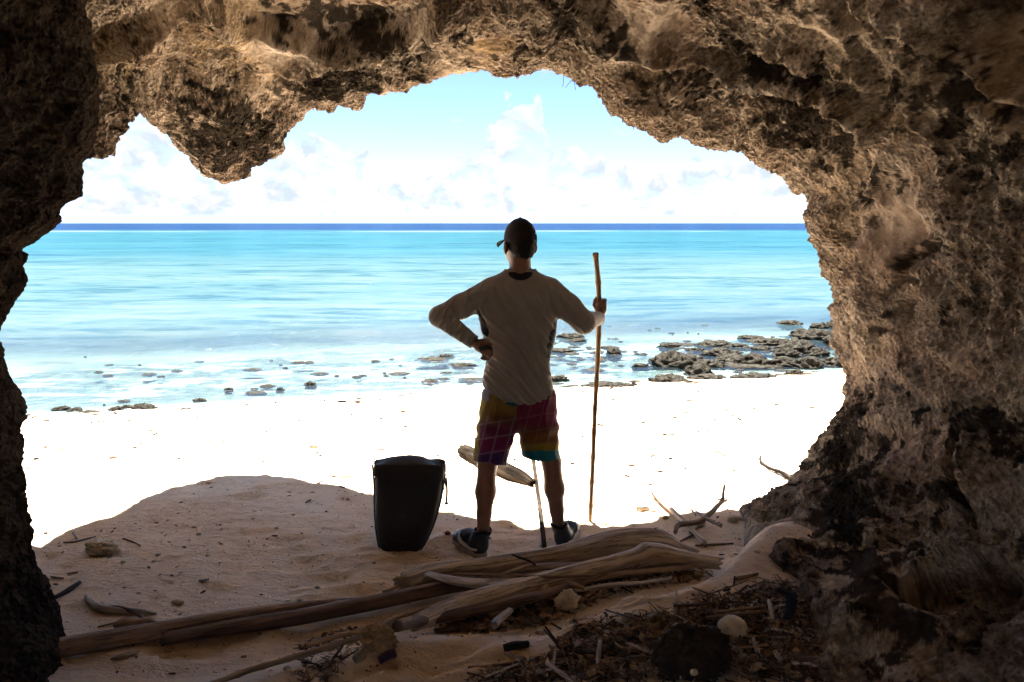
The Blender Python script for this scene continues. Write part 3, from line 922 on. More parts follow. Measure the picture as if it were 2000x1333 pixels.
# ---------------------------------------------------------------- solid modelling for the figure: smooth unions on a grid
class Solid:
    def __init__(self, lo, hi, h):
        self.h = h
        self.lo = np.array(lo, float)
        self.n = np.ceil((np.array(hi, float) - self.lo) / h).astype(int) + 1
        self.ax = [self.lo[k] + h * np.arange(self.n[k]) for k in range(3)]
        self.f = np.full(self.n, 0.08, np.float32)

    def box(self, lo, hi):
        sl, pts = [], []
        for k in range(3):
            a = max(0, int((lo[k] - self.lo[k]) / self.h))
            c = min(self.n[k], int((hi[k] - self.lo[k]) / self.h) + 2)
            sl.append(slice(a, max(c, a)))
            pts.append(self.ax[k][a:max(c, a)])
        X, Y, Z = np.meshgrid(*pts, indexing='ij')
        return tuple(sl), X, Y, Z

    def add(self, fn, lo, hi, k=0.02, sub=False):
        m = 0.05 + k
        sl, X, Y, Z = self.box(np.array(lo) - m, np.array(hi) + m)
        if X.size == 0:
            return
        d = fn(X, Y, Z)
        a = self.f[sl]
        if sub:
            self.f[sl] = np.maximum(a, -d)
            return
        if k > 0:
            hh = np.clip(0.5 + 0.5 * (a - d) / k, 0, 1)
            self.f[sl] = a * (1 - hh) + d * hh - k * hh * (1 - hh)
        else:
            self.f[sl] = np.minimum(a, d)

    def cone(self, a, c, ra, rc, k=0.02, flat=None):
        """limb segment from a to c, radius ra to rc"""
        a, c = np.array(a, float), np.array(c, float)
        v = c - a
        L2 = v @ v

        def fn(X, Y, Z):
            t = np.clip(((X - a[0]) * v[0] + (Y - a[1]) * v[1] + (Z - a[2]) * v[2]) / L2, 0, 1)
            return np.sqrt((X - a[0] - t * v[0]) ** 2 + (Y - a[1] - t * v[1]) ** 2 + (Z - a[2] - t * v[2]) ** 2) - (ra + (rc - ra) * t)
        r = max(ra, rc)
        self.add(fn, np.minimum(a, c) - r, np.maximum(a, c) + r, k)

    def ell(self, c, r, k=0.02, yaw=0.0, tilt=0.0, sub=False):
        c, r = np.array(c, float), np.array(r, float)
        cy_, sy_ = math.cos(yaw), math.sin(yaw)
        ct, st_ = math.cos(tilt), math.sin(tilt)

        def fn(X, Y, Z):
            x, y, z = X - c[0], Y - c[1], Z - c[2]
            x, y = x * cy_ + y * sy_, -x * sy_ + y * cy_
            x, z = x * ct + z * st_, -x * st_ + z * ct
            q = np.sqrt((x / r[0]) ** 2 + (y / r[1]) ** 2 + (z / r[2]) ** 2)
            return (q - 1) * r.min()
        m = r.max()
        self.add(fn, c - m, c + m, k, sub)

    def mesh(self):
        f = self.f
        ins = f < 0
        cnt = np.zeros(np.array(f.shape) - 1, np.int8)
        corner = []
        for i in (0, 1):
            for j in (0, 1):
                for l in (0, 1):
                    cnt += ins[i:f.shape[0] - 1 + i, j:f.shape[1] - 1 + j, l:f.shape[2] - 1 + l]
                    corner.append((i, j, l))
        act = (cnt > 0) & (cnt < 8)
        ijk = np.argwhere(act)
        idx = np.full(act.shape, -1, np.int64)
        idx[act] = np.arange(len(ijk))
        acc = np.zeros((len(ijk), 3))
        num = np.zeros(len(ijk))
        for a in range(8):
            for c in range(a + 1, 8):
                ca, cc = np.array(corner[a]), np.array(corner[c])
                if np.abs(ca - cc).sum() != 1:
                    continue
                fa = f[tuple((ijk + ca).T)]
                fc = f[tuple((ijk + cc).T)]
                x = (fa < 0) != (fc < 0)
                t = np.where(x, fa / np.where(x, fa - fc, 1), 0)
                acc[x] += (ca + t[:, None] * (cc - ca))[x]
                num[x] += 1
        V = self.lo + (ijk + acc / num[:, None]) * self.h
        faces = []
        for ax in range(3):
            o1, o2 = [(1, 2), (2, 0), (0, 1)][ax]
            s0 = [slice(None)] * 3
            s1 = [slice(None)] * 3
            s0[ax], s1[ax] = slice(0, -1), slice(1, None)
            a, c = ins[tuple(s0)], ins[tuple(s1)]
            e = np.argwhere(a != c)
            ok = (e[:, o1] > 0) & (e[:, o2] > 0) & (e[:, o1] < act.shape[o1]) & (e[:, o2] < act.shape[o2])
            e = e[ok]
            if len(e) == 0:
                continue
            q = []
            for da, dc in ((0, 0), (-1, 0), (-1, -1), (0, -1)):
                g = e.copy()
                g[:, o1] += da
                g[:, o2] += dc
                q.append(idx[tuple(g.T)])
            q = np.stack(q, 1)
            fl = a[tuple(e.T)]
            q[~fl] = q[~fl][:, ::-1]
            faces.append(q[(q >= 0).all(1)])
        F = np.concatenate(faces)
        return V, F


def vnormals(V, F):
    n = np.zeros_like(V)
    fn = np.cross(V[F[:, 2]] - V[F[:, 0]], V[F[:, 3 % F.shape[1]]] - V[F[:, 1]])
    for k in range(F.shape[1]):
        np.add.at(n, F[:, k], fn)
    return n / (np.linalg.norm(n, axis=1)[:, None] + 1e-12)


def relax(V, F, it=2, w=0.5):
    for _ in range(it):
        s = np.zeros_like(V)
        c = np.zeros(len(V))
        m = F.shape[1]
        for k in range(m):
            for j in (1, m - 1):
                np.add.at(s, F[:, k], V[F[:, (k + j) % m]])
                np.add.at(c, F[:, k], 1)
        V = V * (1 - w) + w * s / np.maximum(c, 1)[:, None]
    return V


def join(parts):
    Vs, Fs, o = [], [], 0
    for V, F in parts:
        Vs.append(V)
        Fs.append(F + o)
        o += len(V)
    return np.concatenate(Vs), np.concatenate(Fs)


def cloth_mat(name, col, attr_dark=None, dark=(0.012, 0.013, 0.018), scale=900.0, rough=0.9, colattr=False):
    m, b = mat(name)
    tc = b.n('ShaderNodeTexCoord')
    v = tc.outputs['Object']
    if colattr:
        c = b.attr('col', 0)
    else:
        c = b.mix(b.sm(b.noise(v, 14.0, 4.0, 0.6), 0.3, 0.7, 0, 0.6), col, tuple(x * 0.82 for x in col))
    if attr_dark:
        c = b.mix(b.sm(b.attr(attr_dark), -0.12, 0.12), c, dark)
    h = b.noise(v, 380.0, 2.0, 0.5)
    bs = b.n('ShaderNodeBsdfPrincipled', {'Base Color': c, 'Roughness': rough, 'Specular IOR Level': 0.15, 'Normal': b.bump(h, 0.25, 0.002),
                                          'Sheen Weight': 0.15})
    b.n('ShaderNodeOutputMaterial', {0: bs.outputs[0]})
    return m


def skin_mat():
    m, b = mat('tanned_skin')
    tc = b.n('ShaderNodeTexCoord')
    v = tc.outputs['Object']
    c = b.mix(b.sm(b.noise(v, 18.0, 4.0, 0.6), 0.3, 0.7), (0.165, 0.075, 0.045), (0.21, 0.105, 0.066))
    h = b.noise(v, 300.0, 3.0, 0.6)
    bs = b.n('ShaderNodeBsdfPrincipled', {'Base Color': c, 'Roughness': 0.5, 'Specular IOR Level': 0.4, 'Normal': b.bump(h, 0.2, 0.002)})
    b.n('ShaderNodeOutputMaterial', {0: bs.outputs[0]})
    return m


M_SKIN = skin_mat()
YB = 4.05           # distance of the person's body
xs_ = lambda px, py, Y=YB: P(px, py, Y)[0]

# ---- walking stick (held in the right hand, its foot in the sand)
ST_FOOT = on_ground(1152, 1018)
ST = [ST_FOOT - np.array([0, 0, 0.04]), P(1158, 900, 4.42), P(1162, 800, 4.40), P(1168, 690, 4.36), P(1170, 620, 4.33), P(1169, 560, 4.31), P(1163, 494, 4.29)]
HAND_R = P(1169.5, 598, 4.32)

# ---- body
sh_l, el_l, wr_l = P(952, 568, 4.06), P(859, 619, 3.97), P(927, 670, 3.90)
sh_r, el_r, wr_r = P(1082, 568, 4.06), P(1140, 630, 4.02), HAND_R + np.array([-0.004, -0.045, -0.058])
neck0, neck1 = P(1016, 545, 4.06), P(1016, 495, 4.05)
head_c = P(1015, 470, 4.055)
hipL, hipR = P(978, 790, 4.06), P(1048, 790, 4.06)
knL, knR = P(952, 905, 4.03), P(1077, 903, 4.07)
footL_heel, footL_toe = on_ground(946, 1094), on_ground(889, 1060)
footR_heel = on_ground(1095, 1082)
footR_dir = np.array([0.10, 0.28, 0]) / np.hypot(0.10, 0.28)
zL = float(H(footL_heel[0] - 0.06, footL_heel[1] + 0.08)) + 0.002
zR = float(H(footR_heel[0], footR_heel[1] + 0.1)) + 0.002
dL = footL_toe - footL_heel
dL[2] = 0
dL /= np.linalg.norm(dL)
hL = np.array([footL_heel[0], footL_heel[1], zL])
hR = np.array([footR_heel[0], footR_heel[1] + 0.01, zR])
anL = P(943, 1046, 3.975)
anR = P(1091.5, 1034, 4.09)


def lateral(d):
    return np.array([-d[1], d[0], 0.0])


def build_person():
    # --- whole body, one skin
    s = Solid((-0.46, 3.70, -0.02), (0.52, 4.45, 1.78), 0.0065)
    s.ell((xs_(1014, 640), 4.06, 1.22), (0.125, 0.09, 0.26), 0.03)
    s.ell((xs_(1014, 760), 4.06, 0.93), (0.14, 0.095, 0.16), 0.04)
    s.cone(neck0 - np.array([0, 0, 0.04]), neck1, 0.060, 0.053, 0.03)
    for a, c, w in ((sh_l, el_l, wr_l), (sh_r, el_r, wr_r)):
        s.cone(a, c, 0.050, 0.038, 0.03)
        s.cone(c, w, 0.036, 0.026, 0.02)
    for hip, kn, an, sx in ((hipL, knL, anL, -1), (hipR, knR, anR, 1)):
        s.cone(hip, kn, 0.078, 0.052, 0.03)
        mid_ = kn * 0.62 + an * 0.38 + np.array([0.0, -0.016, 0])
        low = kn * 0.30 + an * 0.70
        s.cone(kn, mid_, 0.050, 0.053, 0.02)
        s.cone(mid_, low, 0.052, 0.038, 0.025)
        s.cone(low, an, 0.037, 0.033, 0.02)
        s.ell(kn + np.array([0.0, 0.035, 0.0]), (0.034, 0.03, 0.04), 0.02)
    s.cone(anL, hL + dL * 0.07 + np.array([0, 0, 0.05]), 0.031, 0.026, 0.01)
    s.cone(anR, hR + footR_dir * 0.07 + np.array([0, 0, 0.05]), 0.031, 0.026, 0.01)
    body = s.mesh()
    # --- head, turned to the left, face towards the sea
    yaw = R(26)
    fw = np.array([-math.sin(yaw), math.cos(yaw), 0])
    rt = np.array([math.cos(yaw), math.sin(yaw), 0])
    up = np.array([0, 0, 1.0])
    L_ = lambda f, r, u: head_c + fw * f + rt * r + up * u
    s = Solid(head_c - np.array([0.16, 0.16, 0.2]), head_c + np.array([0.16, 0.18, 0.13]), 0.0040)
    s.ell(L_(-0.012, 0, 0.005), (0.074, 0.094, 0.098), 0.02, yaw)
    s.ell(L_(0.030, 0, -0.060), (0.058, 0.068, 0.070), 0.03, yaw)
    s.ell(L_(0.062, 0, -0.108), (0.026, 0.024, 0.022), 0.025, yaw)
    s.cone(L_(0.088, 0, -0.020), L_(0.106, 0, -0.052), 0.010, 0.014, 0.012)
    s.ell(L_(0.084, 0, -0.004), (0.05, 0.014, 0.010), 0.015, yaw)
    for sx in (-1, 1):
        s.ell(L_(0.076, sx * 0.031, -0.022), (0.014, 0.010, 0.009), 0.0, yaw, sub=True)
        s.ell(L_(0.070, sx * 0.031, -0.022), (0.012, 0.012, 0.011), 0.004, yaw)
        s.ell(L_(0.090, sx * 0.010, -0.056), (0.009, 0.010, 0.008), 0.008, yaw)
        s.ell(L_(0.062, sx * 0.042, -0.048), (0.018, 0.018, 0.015), 0.02, yaw)
        e = L_(-0.002, sx * 0.082, -0.036)
        s.ell(e, (0.012, 0.022, 0.034), 0.006, yaw + sx * 0.35)
        s.ell(e + rt * sx * 0.010 + fw * 0.006, (0.006, 0.010, 0.018), 0.0, yaw + sx * 0.35, sub=True)
    s.ell(L_(0.090, 0, -0.078), (0.024, 0.010, 0.006), 0.006, yaw)
    s.ell(L_(0.088, 0, -0.088), (0.021, 0.010, 0.007), 0.006, yaw)
    s.cone(neck0 + np.array([0, 0.0, -0.01]), neck1, 0.059, 0.052, 0.02)
    head = s.mesh()
    # --- right hand closed round the stick
    c = HAND_R
    s = Solid(c - np.array([0.09, 0.11, 0.12]), c + np.array([0.09, 0.08, 0.09]), 0.0026)
    s.cone(wr_r, c + np.array([0.008, -0.036, -0.030]), 0.025, 0.026, 0.015)
    for zz in (-0.024, -0.005, 0.014):
        s.cone(c + np.array([-0.004, -0.034, zz]), c + np.array([0.026, -0.026, zz]), 0.0145, 0.0135, 0.012)
    for q, (zz, ln) in enumerate(((0.029, 0.95), (0.011, 1.05), (-0.008, 1.0), (-0.026, 0.82))):
        k0 = c + np.array([0.028, -0.022, zz])
        k1 = c + np.array([0.036, 0.010 * ln, zz + 0.003])
        k2 = c + np.array([0.018, 0.029 * ln, zz + 0.002])
        k3 = c + np.array([-0.012 * ln, 0.026, zz - 0.001])
        r0 = 0.0098 if q < 3 else 0.0086
        s.cone(k0, k1, r0 + 0.001, r0, 0.005)
        s.cone(k1, k2, r0, r0 - 0.0006, 0.003)
        s.cone(k2, k3, r0 - 0.0006, r0 - 0.0015, 0.003)
    t0, t1, t2, t3 = c + np.array([-0.012, -0.034, -0.022]), c + np.array([-0.026, -0.022, 0.006]), c + np.array([-0.022, -0.006, 0.030]), c + np.array([-0.012, 0.010, 0.044])
    s.cone(t0, t1, 0.0135, 0.0115, 0.008)
    s.cone(t1, t2, 0.0115, 0.0105, 0.004)
    s.cone(t2, t3, 0.0105, 0.0085, 0.003)
    handR = s.mesh()
    # --- left hand resting on the hip, fingers folded
    w = wr_l
    kn = [P(953, 672, 3.875), P(957, 679, 3.865), P(957, 686, 3.865), P(953, 692, 3.87)]
    s = Solid(w - np.array([0.07, 0.12, 0.12]), w + np.array([0.14, 0.12, 0.07]), 0.0026)
    s.cone(w, P(938, 676, 3.885), 0.025, 0.026, 0.015)
    for q, k_ in enumerate(kn):
        s.cone(P(934, 671 + q * 3.6, 3.89), k_, 0.014, 0.0125, 0.012)
        dwn = np.array([0.006, -0.004, -0.006])
        m1 = k_ + np.array([0.006, 0.022, -0.022]) * (0.9 if q in (0, 3) else 1.05)
        m2 = m1 + np.array([-0.026, 0.006, -0.012]) * (0.85 if q == 3 else 1.0)
        m3 = m2 + np.array([-0.016, -0.012, 0.006])
        r0 = 0.0095 if q < 3 else 0.0084
        s.cone(k_ + dwn * 0, m1, r0 + 0.001, r0, 0.004)
        s.cone(m1, m2, r0, r0 - 0.0008, 0.003)
        s.cone(m2, m3, r0 - 0.0008, r0 - 0.0016, 0.003)
    s.cone(P(933, 668, 3.885), P(943, 666, 3.868), 0.0130, 0.0112, 0.008)
    s.cone(P(943, 666, 3.868), P(952, 668, 3.862), 0.0112, 0.0102, 0.004)
    s.cone(P(952, 668, 3.862), P(959, 673, 3.860), 0.0102, 0.0084, 0.003)
    handL = s.mesh()
    bm_ = [(relax(*m_, it=1, w=0.4), m_[1]) for m_ in (body, head, handR, handL)]
    V, F = join(bm_)
    me_org = (0.02, 4.05, min(zL, zR))
    person = obj('person', V, F, M_SKIN, origin=me_org, cat='person',
                 label='person in grey long-sleeved shirt, black cap and colourful shorts, standing with back turned')

    # --- hair at the back of the head below the cap
    s = Solid(head_c - np.array([0.13, 0.14, 0.15]), head_c + np.array([0.13, 0.14, 0.09]), 0.0045)
    s.ell(L_(-0.016, 0, 0.002), (0.0755, 0.096, 0.098), 0.0, yaw)
    s.cone(L_(-0.045, 0, -0.05), L_(-0.040, 0, -0.085), 0.052, 0.047, 0.02)
    X, Y, Z = np.meshgrid(*s.ax, indexing='ij')
    f_ = (X - head_c[0]) * fw[0] + (Y - head_c[1]) * fw[1]
    u_ = Z - head_c[2]
    s.f = np.maximum(s.f, f_ - (0.012 + 0.35 * (u_ + 0.02)))
    s.f = np.maximum(s.f, -(u_ + 0.092 - 0.25 * np.abs((X - head_c[0]) * rt[0] + (Y - head_c[1]) * rt[1])))
    V, F = s.mesh()
    N = vnormals(V, F)
    V = V + N * (0.004 * perlin(V * np.array([120, 120, 30.0])) + 0.003 * perlin(V * 220))[:, None]
    obj('hair', V, F, simple('dark_hair', (0.018, 0.013, 0.010), 0.7, 0.3, 0.5, 200.0, 0.6, 0.003), person, label='short black hair below the cap')

    # --- cap: crown, brim, button
    M_CAP = cloth_mat('black_cap_cloth', (0.012, 0.011, 0.014))
    s = Solid(head_c - np.array([0.14, 0.17, 0.06]), head_c + np.array([0.14, 0.17, 0.14]), 0.0045)
    s.ell(L_(-0.006, 0, 0.012), (0.079, 0.100, 0.102), 0.0, yaw)
    X, Y, Z = np.meshgrid(*s.ax, indexing='ij')
    u_ = Z - head_c[2]
    f_ = (X - head_c[0]) * fw[0] + (Y - head_c[1]) * fw[1]
    s.f = np.maximum(s.f, -(u_ + 0.012 - 0.12 * f_))
    V, F = s.mesh()
    N = vnormals(V, F)
    a_ = np.arctan2((V - head_c) @ rt, (V - head_c) @ fw)
    V = V - N * (0.0022 * np.exp(-(np.sin(a_ * 3) / 0.07) ** 2))[:, None]
    cap = obj('cap', V, F, M_CAP, person, label='black flat-brimmed cap')
    nb, mb = 26, 10
    br = []
    for i in range(nb):
        a = -1.15 + 2.30 * i / (nb - 1)
        for j in range(mb):
            t = j / (mb - 1)
            ro = 0.086 + 0.066 * t * (math.cos(a * 0.92) ** 0.6)
            q = L_(-0.006 + ro * math.cos(a) * 1.06, ro * math.sin(a) * (0.90 - 0.06 * t), 0.012 - 0.012 * t - 0.034 * math.sin(a) ** 2 * (0.25 + 0.75 * t))
            br.append(q)
    br = np.array(br)
    F = grid_faces(nb, mb)
    thick = np.array([0, 0, 0.008])
    Vb = np.concatenate([br, br - thick])
    Fb = [tuple(f) for f in F] + [tuple(f[::-1] + nb * mb) for f in F]
    rim = [i * mb + mb - 1 for i in range(nb)]
    left = [j for j in range(mb)]
    right = [(nb - 1) * mb + j for j in range(mb)]
    for e in (rim, left[::-1], right):
        for p_, q_ in zip(e[:-1], e[1:]):
            Fb.append((p_, q_, q_ + nb * mb, p_ + nb * mb))
    obj('brim', Vb, Fb, M_CAP, cap)
    s = Solid(L_(-0.006, 0, 0.108) - 0.02, L_(-0.006, 0, 0.108) + 0.02, 0.002)
    s.ell(L_(-0.006, 0, 0.113), (0.009, 0.009, 0.005), 0)
    obj('button', *s.mesh(), M_CAP, cap)

    # --- shirt: torso and sleeves
    rows = [(520, 992, 1042, 0.060), (532, 980, 1052, 0.075), (545, 956, 1076, 0.090), (562, 944, 1089, 0.105), (600, 930, 1090, 0.118), (640, 938, 1088, 0.118), (665, 945, 1084, 0.114), (680, 949, 1080, 0.112), (700, 951, 1074, 0.110),
            (735, 943, 1076, 0.116), (760, 940, 1081, 0.122), (780, 943, 1084, 0.126), (800, 946, 1086, 0.128)]
    zr = np.array([P(1010, r[0], YB)[2] for r in rows])[::-1]
    xl = np.array([xs_(r[1], r[0]) for r in rows])[::-1]
    xr = np.array([xs_(r[2], r[0]) for r in rows])[::-1]
    dp = np.array([r[3] for r in rows])[::-1]

    def torso(X, Y, Z):
        a = (np.interp(Z, zr, xr) - np.interp(Z, zr, xl)) / 2
        cx = (np.interp(Z, zr, xr) + np.interp(Z, zr, xl)) / 2
        bdep = np.interp(Z, zr, dp)
        cyy = 4.06 + 0.015 * sstep(Z, 1.0, 1.3) - 0.02 * sstep(Z, 1.0, 0.8)
        q = (np.abs((X - cx) / a) ** 2.5 + np.abs((Y - cyy) / bdep) ** 2.5) ** (1 / 2.5)
        return (q - 1) * np.minimum(a, bdep)

    s = Solid((-0.50, 3.78, 0.74), (0.55, 4.42, 1.60), 0.0048)
    s.add(torso, (-0.3, 3.85, 0.72), (0.3, 4.25, 1.58), 0.0)
    s.cone(sh_l + np.array([0.02, 0, -0.005]), sh_l * 0.45 + el_l * 0.55 + np.array([0, 0, -0.008]), 0.070, 0.062, 0.03)
    s.cone(sh_l * 0.45 + el_l * 0.55 + np.array([0, 0, -0.008]), el_l + np.array([-0.002, 0, 0]), 0.062, 0.054, 0.02)
    cuff_l = wr_l - (wr_l - el_l) * 0.02
    s.cone(el_l, cuff_l, 0.054, 0.036, 0.012)
    s.cone(sh_r + np.array([-0.02, 0, -0.005]), sh_r * 0.5 + el_r * 0.5 + np.array([0, 0, -0.006]), 0.070, 0.066, 0.03)
    s.cone(sh_r * 0.5 + el_r * 0.5 + np.array([0, 0, -0.006]), el_r, 0.066, 0.060, 0.02)
    cuff_r = wr_r + np.array([0.0, -0.002, -0.004])
    s.cone(el_r, cuff_r, 0.060, 0.035, 0.014)
    X, Y, Z = np.meshgrid(*s.ax, indexing='ij')
    # hem, neckline and cuffs cut off, then hollow them
    hp = np.array([(936, 756), (955, 768), (975, 779), (1010, 788), (1045, 786), (1065, 780), (1090, 764)], float)
    hx = np.array([P(a, c, 3.95)[0] for a, c in hp])
    hz = np.array([P(a, c, 3.95)[2] for a, c in hp])
    zh = np.interp(X, hx, hz) + 0.03 * sstep(Y, 3.98, 4.12)
    colz = P(1016, 525, 4.0)[2] - 0.35 * np.maximum(Y - 4.03, 0) - 0.06 * np.clip(np.abs(X - neck0[0]) - 0.05, 0, 0.3)
    inner_ = s.f + 0.007
    dirl = (wr_l - el_l) / np.linalg.norm(wr_l - el_l)
    dirr = (wr_r - el_r) / np.linalg.norm(wr_r - el_r)
    nearl = (X - cuff_l[0]) ** 2 + (Y - cuff_l[1]) ** 2 + (Z - cuff_l[2]) ** 2 < 0.085 ** 2
    nearr = (X - cuff_r[0]) ** 2 + (Y - cuff_r[1]) ** 2 + (Z - cuff_r[2]) ** 2 < 0.085 ** 2
    cl = (X - cuff_l[0]) * dirl[0] + (Y - cuff_l[1]) * dirl[1] + (Z - cuff_l[2]) * dirl[2]
    cr = (X - cuff_r[0]) * dirr[0] + (Y - cuff_r[1]) * dirr[1] + (Z - cuff_r[2]) * dirr[2]
    near_neck = (np.abs(X - neck0[0]) < 0.075)
    s.f = np.where(Z < 1.0, np.maximum(s.f, zh - Z), s.f)
    s.f = np.where(near_neck, np.maximum(s.f, Z - colz), s.f)
    s.f = np.where(nearl, np.maximum(s.f, cl), s.f)
    s.f = np.where(nearr, np.maximum(s.f, cr), s.f)
    s.f = np.where(((Z - zh) < 0.05) & (Z < 1.0) | (nearl & (cl > -0.03)) | (nearr & (cr > -0.03)), np.maximum(s.f, -inner_), s.f)
    V, F = s.mesh()
    V = relax(V, F, 1, 0.4)
    N = vnormals(V, F)
    px, py, _ = project(V)
    tor = torso(V[:, 0], V[:, 1], V[:, 2])
    # folds
    arm_l = ((V - sh_l) @ (el_l - sh_l)) / ((el_l - sh_l) @ (el_l - sh_l))
    is_l = (px < 936) | ((px < 950) & (py < 600))
    is_r = (px > 1092)
    tors = ~(is_l | is_r)
    u1 = (px - 1016) + 0.35 * (py - 660) * -1.0          # runs from the left shoulder down to the right hip
    u1 = (px - 1016) - 0.42 * (py - 640) - 0.0016 * (py - 560) ** 2
    wob = perlin(np.stack([px / 90, py / 160, 0 * px], -1) + 5)
    rid = 1 - np.abs(perlin(np.stack([u1 / 26 + wob * 1.4, py / 220, V[:, 1] * 2], -1)))
    rid2 = 1 - np.abs(perlin(np.stack([u1 / 13 + wob * 2.0, py / 120, V[:, 1] * 2], -1) + 20))
    fold = 0.022 * (rid ** 4 - 0.35) + 0.009 * (rid2 ** 5 - 0.25)
    fold = fold * sstep(py, 535, 580) * np.where(V[:, 1] < 4.12, 1, 0.6)
    # gathers at the lower right, where the shirt bunches over the hip
    g = np.exp(-((px - 1060) / 34) ** 2 - ((py - 722) / 30) ** 2)
    fold += 0.012 * g * np.sin((py - 0.55 * (px - 1060)) / 6.0)
    g = np.exp(-((px - 975) / 26) ** 2 - ((py - 735) / 34) ** 2)
    fold += 0.010 * g * np.sin((px - 0.45 * (py - 735)) / 4.6)
    # sleeve folds: across the limbs, tight at the elbows
    ua = (px * 0.86 - py * 0.5) * np.where(is_l, 1, 0)
    sl = 1 - np.abs(perlin(np.stack([(px + 0.6 * py) / 15 + wob, (px - 1.2 * py) / 60, V[:, 1] * 4], -1) + 9))
    sl2 = 1 - np.abs(perlin(np.stack([(px - 0.75 * py) / 13 + wob, (px + py) / 60, V[:, 1] * 4], -1) + 29))
    fold = np.where(is_l, 0.014 * (sl ** 4 - 0.35), fold)
    fold = np.where(is_r, 0.014 * (sl2 ** 4 - 0.35), fold)
    ru, _ = seg_dist(px, py, [(992, 532), (968, 548), (946, 585), (934, 612)])
    rv, _ = seg_dist(px, py, [(1042, 532), (1064, 546), (1082, 580), (1088, 625)])
    back = V[:, 1] < 4.08
    fold = fold - np.where(back, 0.0028 * (np.exp(-(ru / 1.6) ** 2) + np.exp(-(rv / 1.6) ** 2)), 0)
    col_band = np.exp(-((py - 533) / 1.5) ** 2) * (np.abs(px - 1016) < 28)
    fold = fold - 0.002 * col_band
    face_ = np.abs((N * ((V - np.array([0, 0, CAM_Z])) / np.linalg.norm(V - np.array([0, 0, CAM_Z]), axis=1)[:, None])).sum(1))
    V = V + N * (fold * (0.12 + 0.88 * sstep(face_, 0.15, 0.75)))[:, None]
    # black panels: yoke below the collar and the two side gussets
    dark = np.full(len(V), -1.0)
    yoke = 1 - np.sqrt(((px - 1016.5) / 24.5) ** 2 + ((py - 531) / 17.0) ** 2)
    yoke = np.minimum(yoke, (py - 531.5) / 6)
    dark = np.where(back, np.maximum(dark, yoke * 2), dark)
    seamL = np.interp(py, [600, 620, 640, 665, 700, 720], [932, 943, 951, 957, 960, 945])
    seamR = np.interp(py, [615, 630, 650, 670, 690, 704, 720], [1092, 1083, 1075, 1069, 1065, 1069, 1092])
    gl_ = np.minimum((seamL - px) / 4, np.minimum((py - 603) / 5, (712 - py) / 5))
    gr_ = np.minimum((px - seamR) / 4, np.minimum((py - 620) / 5, (708 - py) / 5))
    gus = np.maximum(np.where(tor < 0.016, gl_, -1), np.where(tor < 0.016, gr_, -1))
    gus = np.where(px < 921, -1, gus)
    dark = np.maximum(dark, gus)
    obj('shirt', V, F, cloth_mat('taupe_shirt', (0.28, 0.252, 0.23), 'dark'), person, attrs={'dark': dark},
        label='grey-brown long-sleeved shirt with black neck yoke and side panels')

    # --- shorts
    s = Solid((-0.32, 3.80, 0.42), (0.34, 4.30, 0.96), 0.0048)
    hlx, hrx = P(951, 908, 4.04), P(1059, 902, 4.07)
    s.ell((xs_(1013, 785), 4.06, P(1013, 785, YB)[2] + 0.02), (0.198, 0.135, 0.16), 0.0)
    s.cone(P(976, 812, 4.05), hlx + np.array([0, 0, -0.05]), 0.108, 0.084, 0.03)
    s.cone(P(1049, 812, 4.06), hrx + np.array([0, 0, -0.05]), 0.108, 0.098, 0.03)
    X, Y, Z = np.meshgrid(*s.ax, indexing='ij')
    ins = s.f + 0.007
    mx = xs_(1008, 860)
    zhm = np.where(X < mx, P(952, 907, 3.96)[2] - 0.10 * (X - hlx[0]) + 0.012 * np.cos((X - hlx[0]) * 30), P(1060, 900, 3.98)[2] - 0.02 * (X - hrx[0]))
    s.f = np.maximum(s.f, zhm - Z)
    s.f = np.maximum(s.f, Z - (P(1010, 762, YB)[2]))
    s.f = np.where(Z - zhm < 0.08, np.maximum(s.f, -ins), s.f)
    V, F = s.mesh()
    V = relax(V, F, 1, 0.4)
    N = vnormals(V, F)
    px, py, _ = project(V)
    wob = perlin(np.stack([px / 60, py / 60, 0 * px], -1) + 15)
    dirx = np.where(px < 1010, (px - 1010) + 0.25 * (py - 835), (px - 1010) - 0.12 * (py - 835))
    rid = 1 - np.abs(perlin(np.stack([dirx / 22 + wob, py / 130, V[:, 1] * 3], -1) + 3))
    g = np.exp(-((py - 838) / 26) ** 2)
    fold = 0.009 * (rid ** 3 - 0.4) + 0.006 * g * np.sin((py + 0.5 * np.abs(px - 1010)) / 5.5)
    V = V + N * fold[:, None]
    px, py, _ = project(V)
    n_ = len(V)
    c = np.tile(np.array([0.20, 0.028, 0.075]), (n_, 1))
    left = px < (1011 + 0.05 * (py - 835))
    warp_ = 3.0 * perlin(np.stack([px / 25, py / 25, 0 * px], -1))
    qy = py + warp_
    cl = np.tile(np.array([0.25, 0.155, 0.03]), (n_, 1))                       # seat: olive-brown
    cl = lerp(cl, (0.155, 0.075, 0.03), sstep(qy, 795, 822))
    cl = lerp(cl, (0.16, 0.022, 0.07), sstep(qy, 822, 836))
    cl = lerp(cl, (0.20, 0.018, 0.10), sstep(qy, 850, 868))
    cl = lerp(cl, (0.075, 0.025, 0.13), sstep(qy, 876, 892))
    edge_x = np.interp(py, [760, 790, 830, 900], [952, 948, 937, 934])
    cl = lerp(cl, (0.36, 0.27, 0.015), sstep(edge_x - px, -2, 3))
    cl = lerp(cl, (0.24, 0.25, 0.27), sstep(958 - px, 0, 4) * sstep(786 - qy, 0, 5))
    cl = lerp(cl, (0.02, 0.11, 0.15), sstep(px, 985, 992) * sstep(794 - qy, 0, 3))
    cr_ = np.tile(np.array([0.19, 0.022, 0.065]), (n_, 1))
    cr_ = lerp(cr_, (0.20, 0.085, 0.025), sstep(qy, 822, 852))
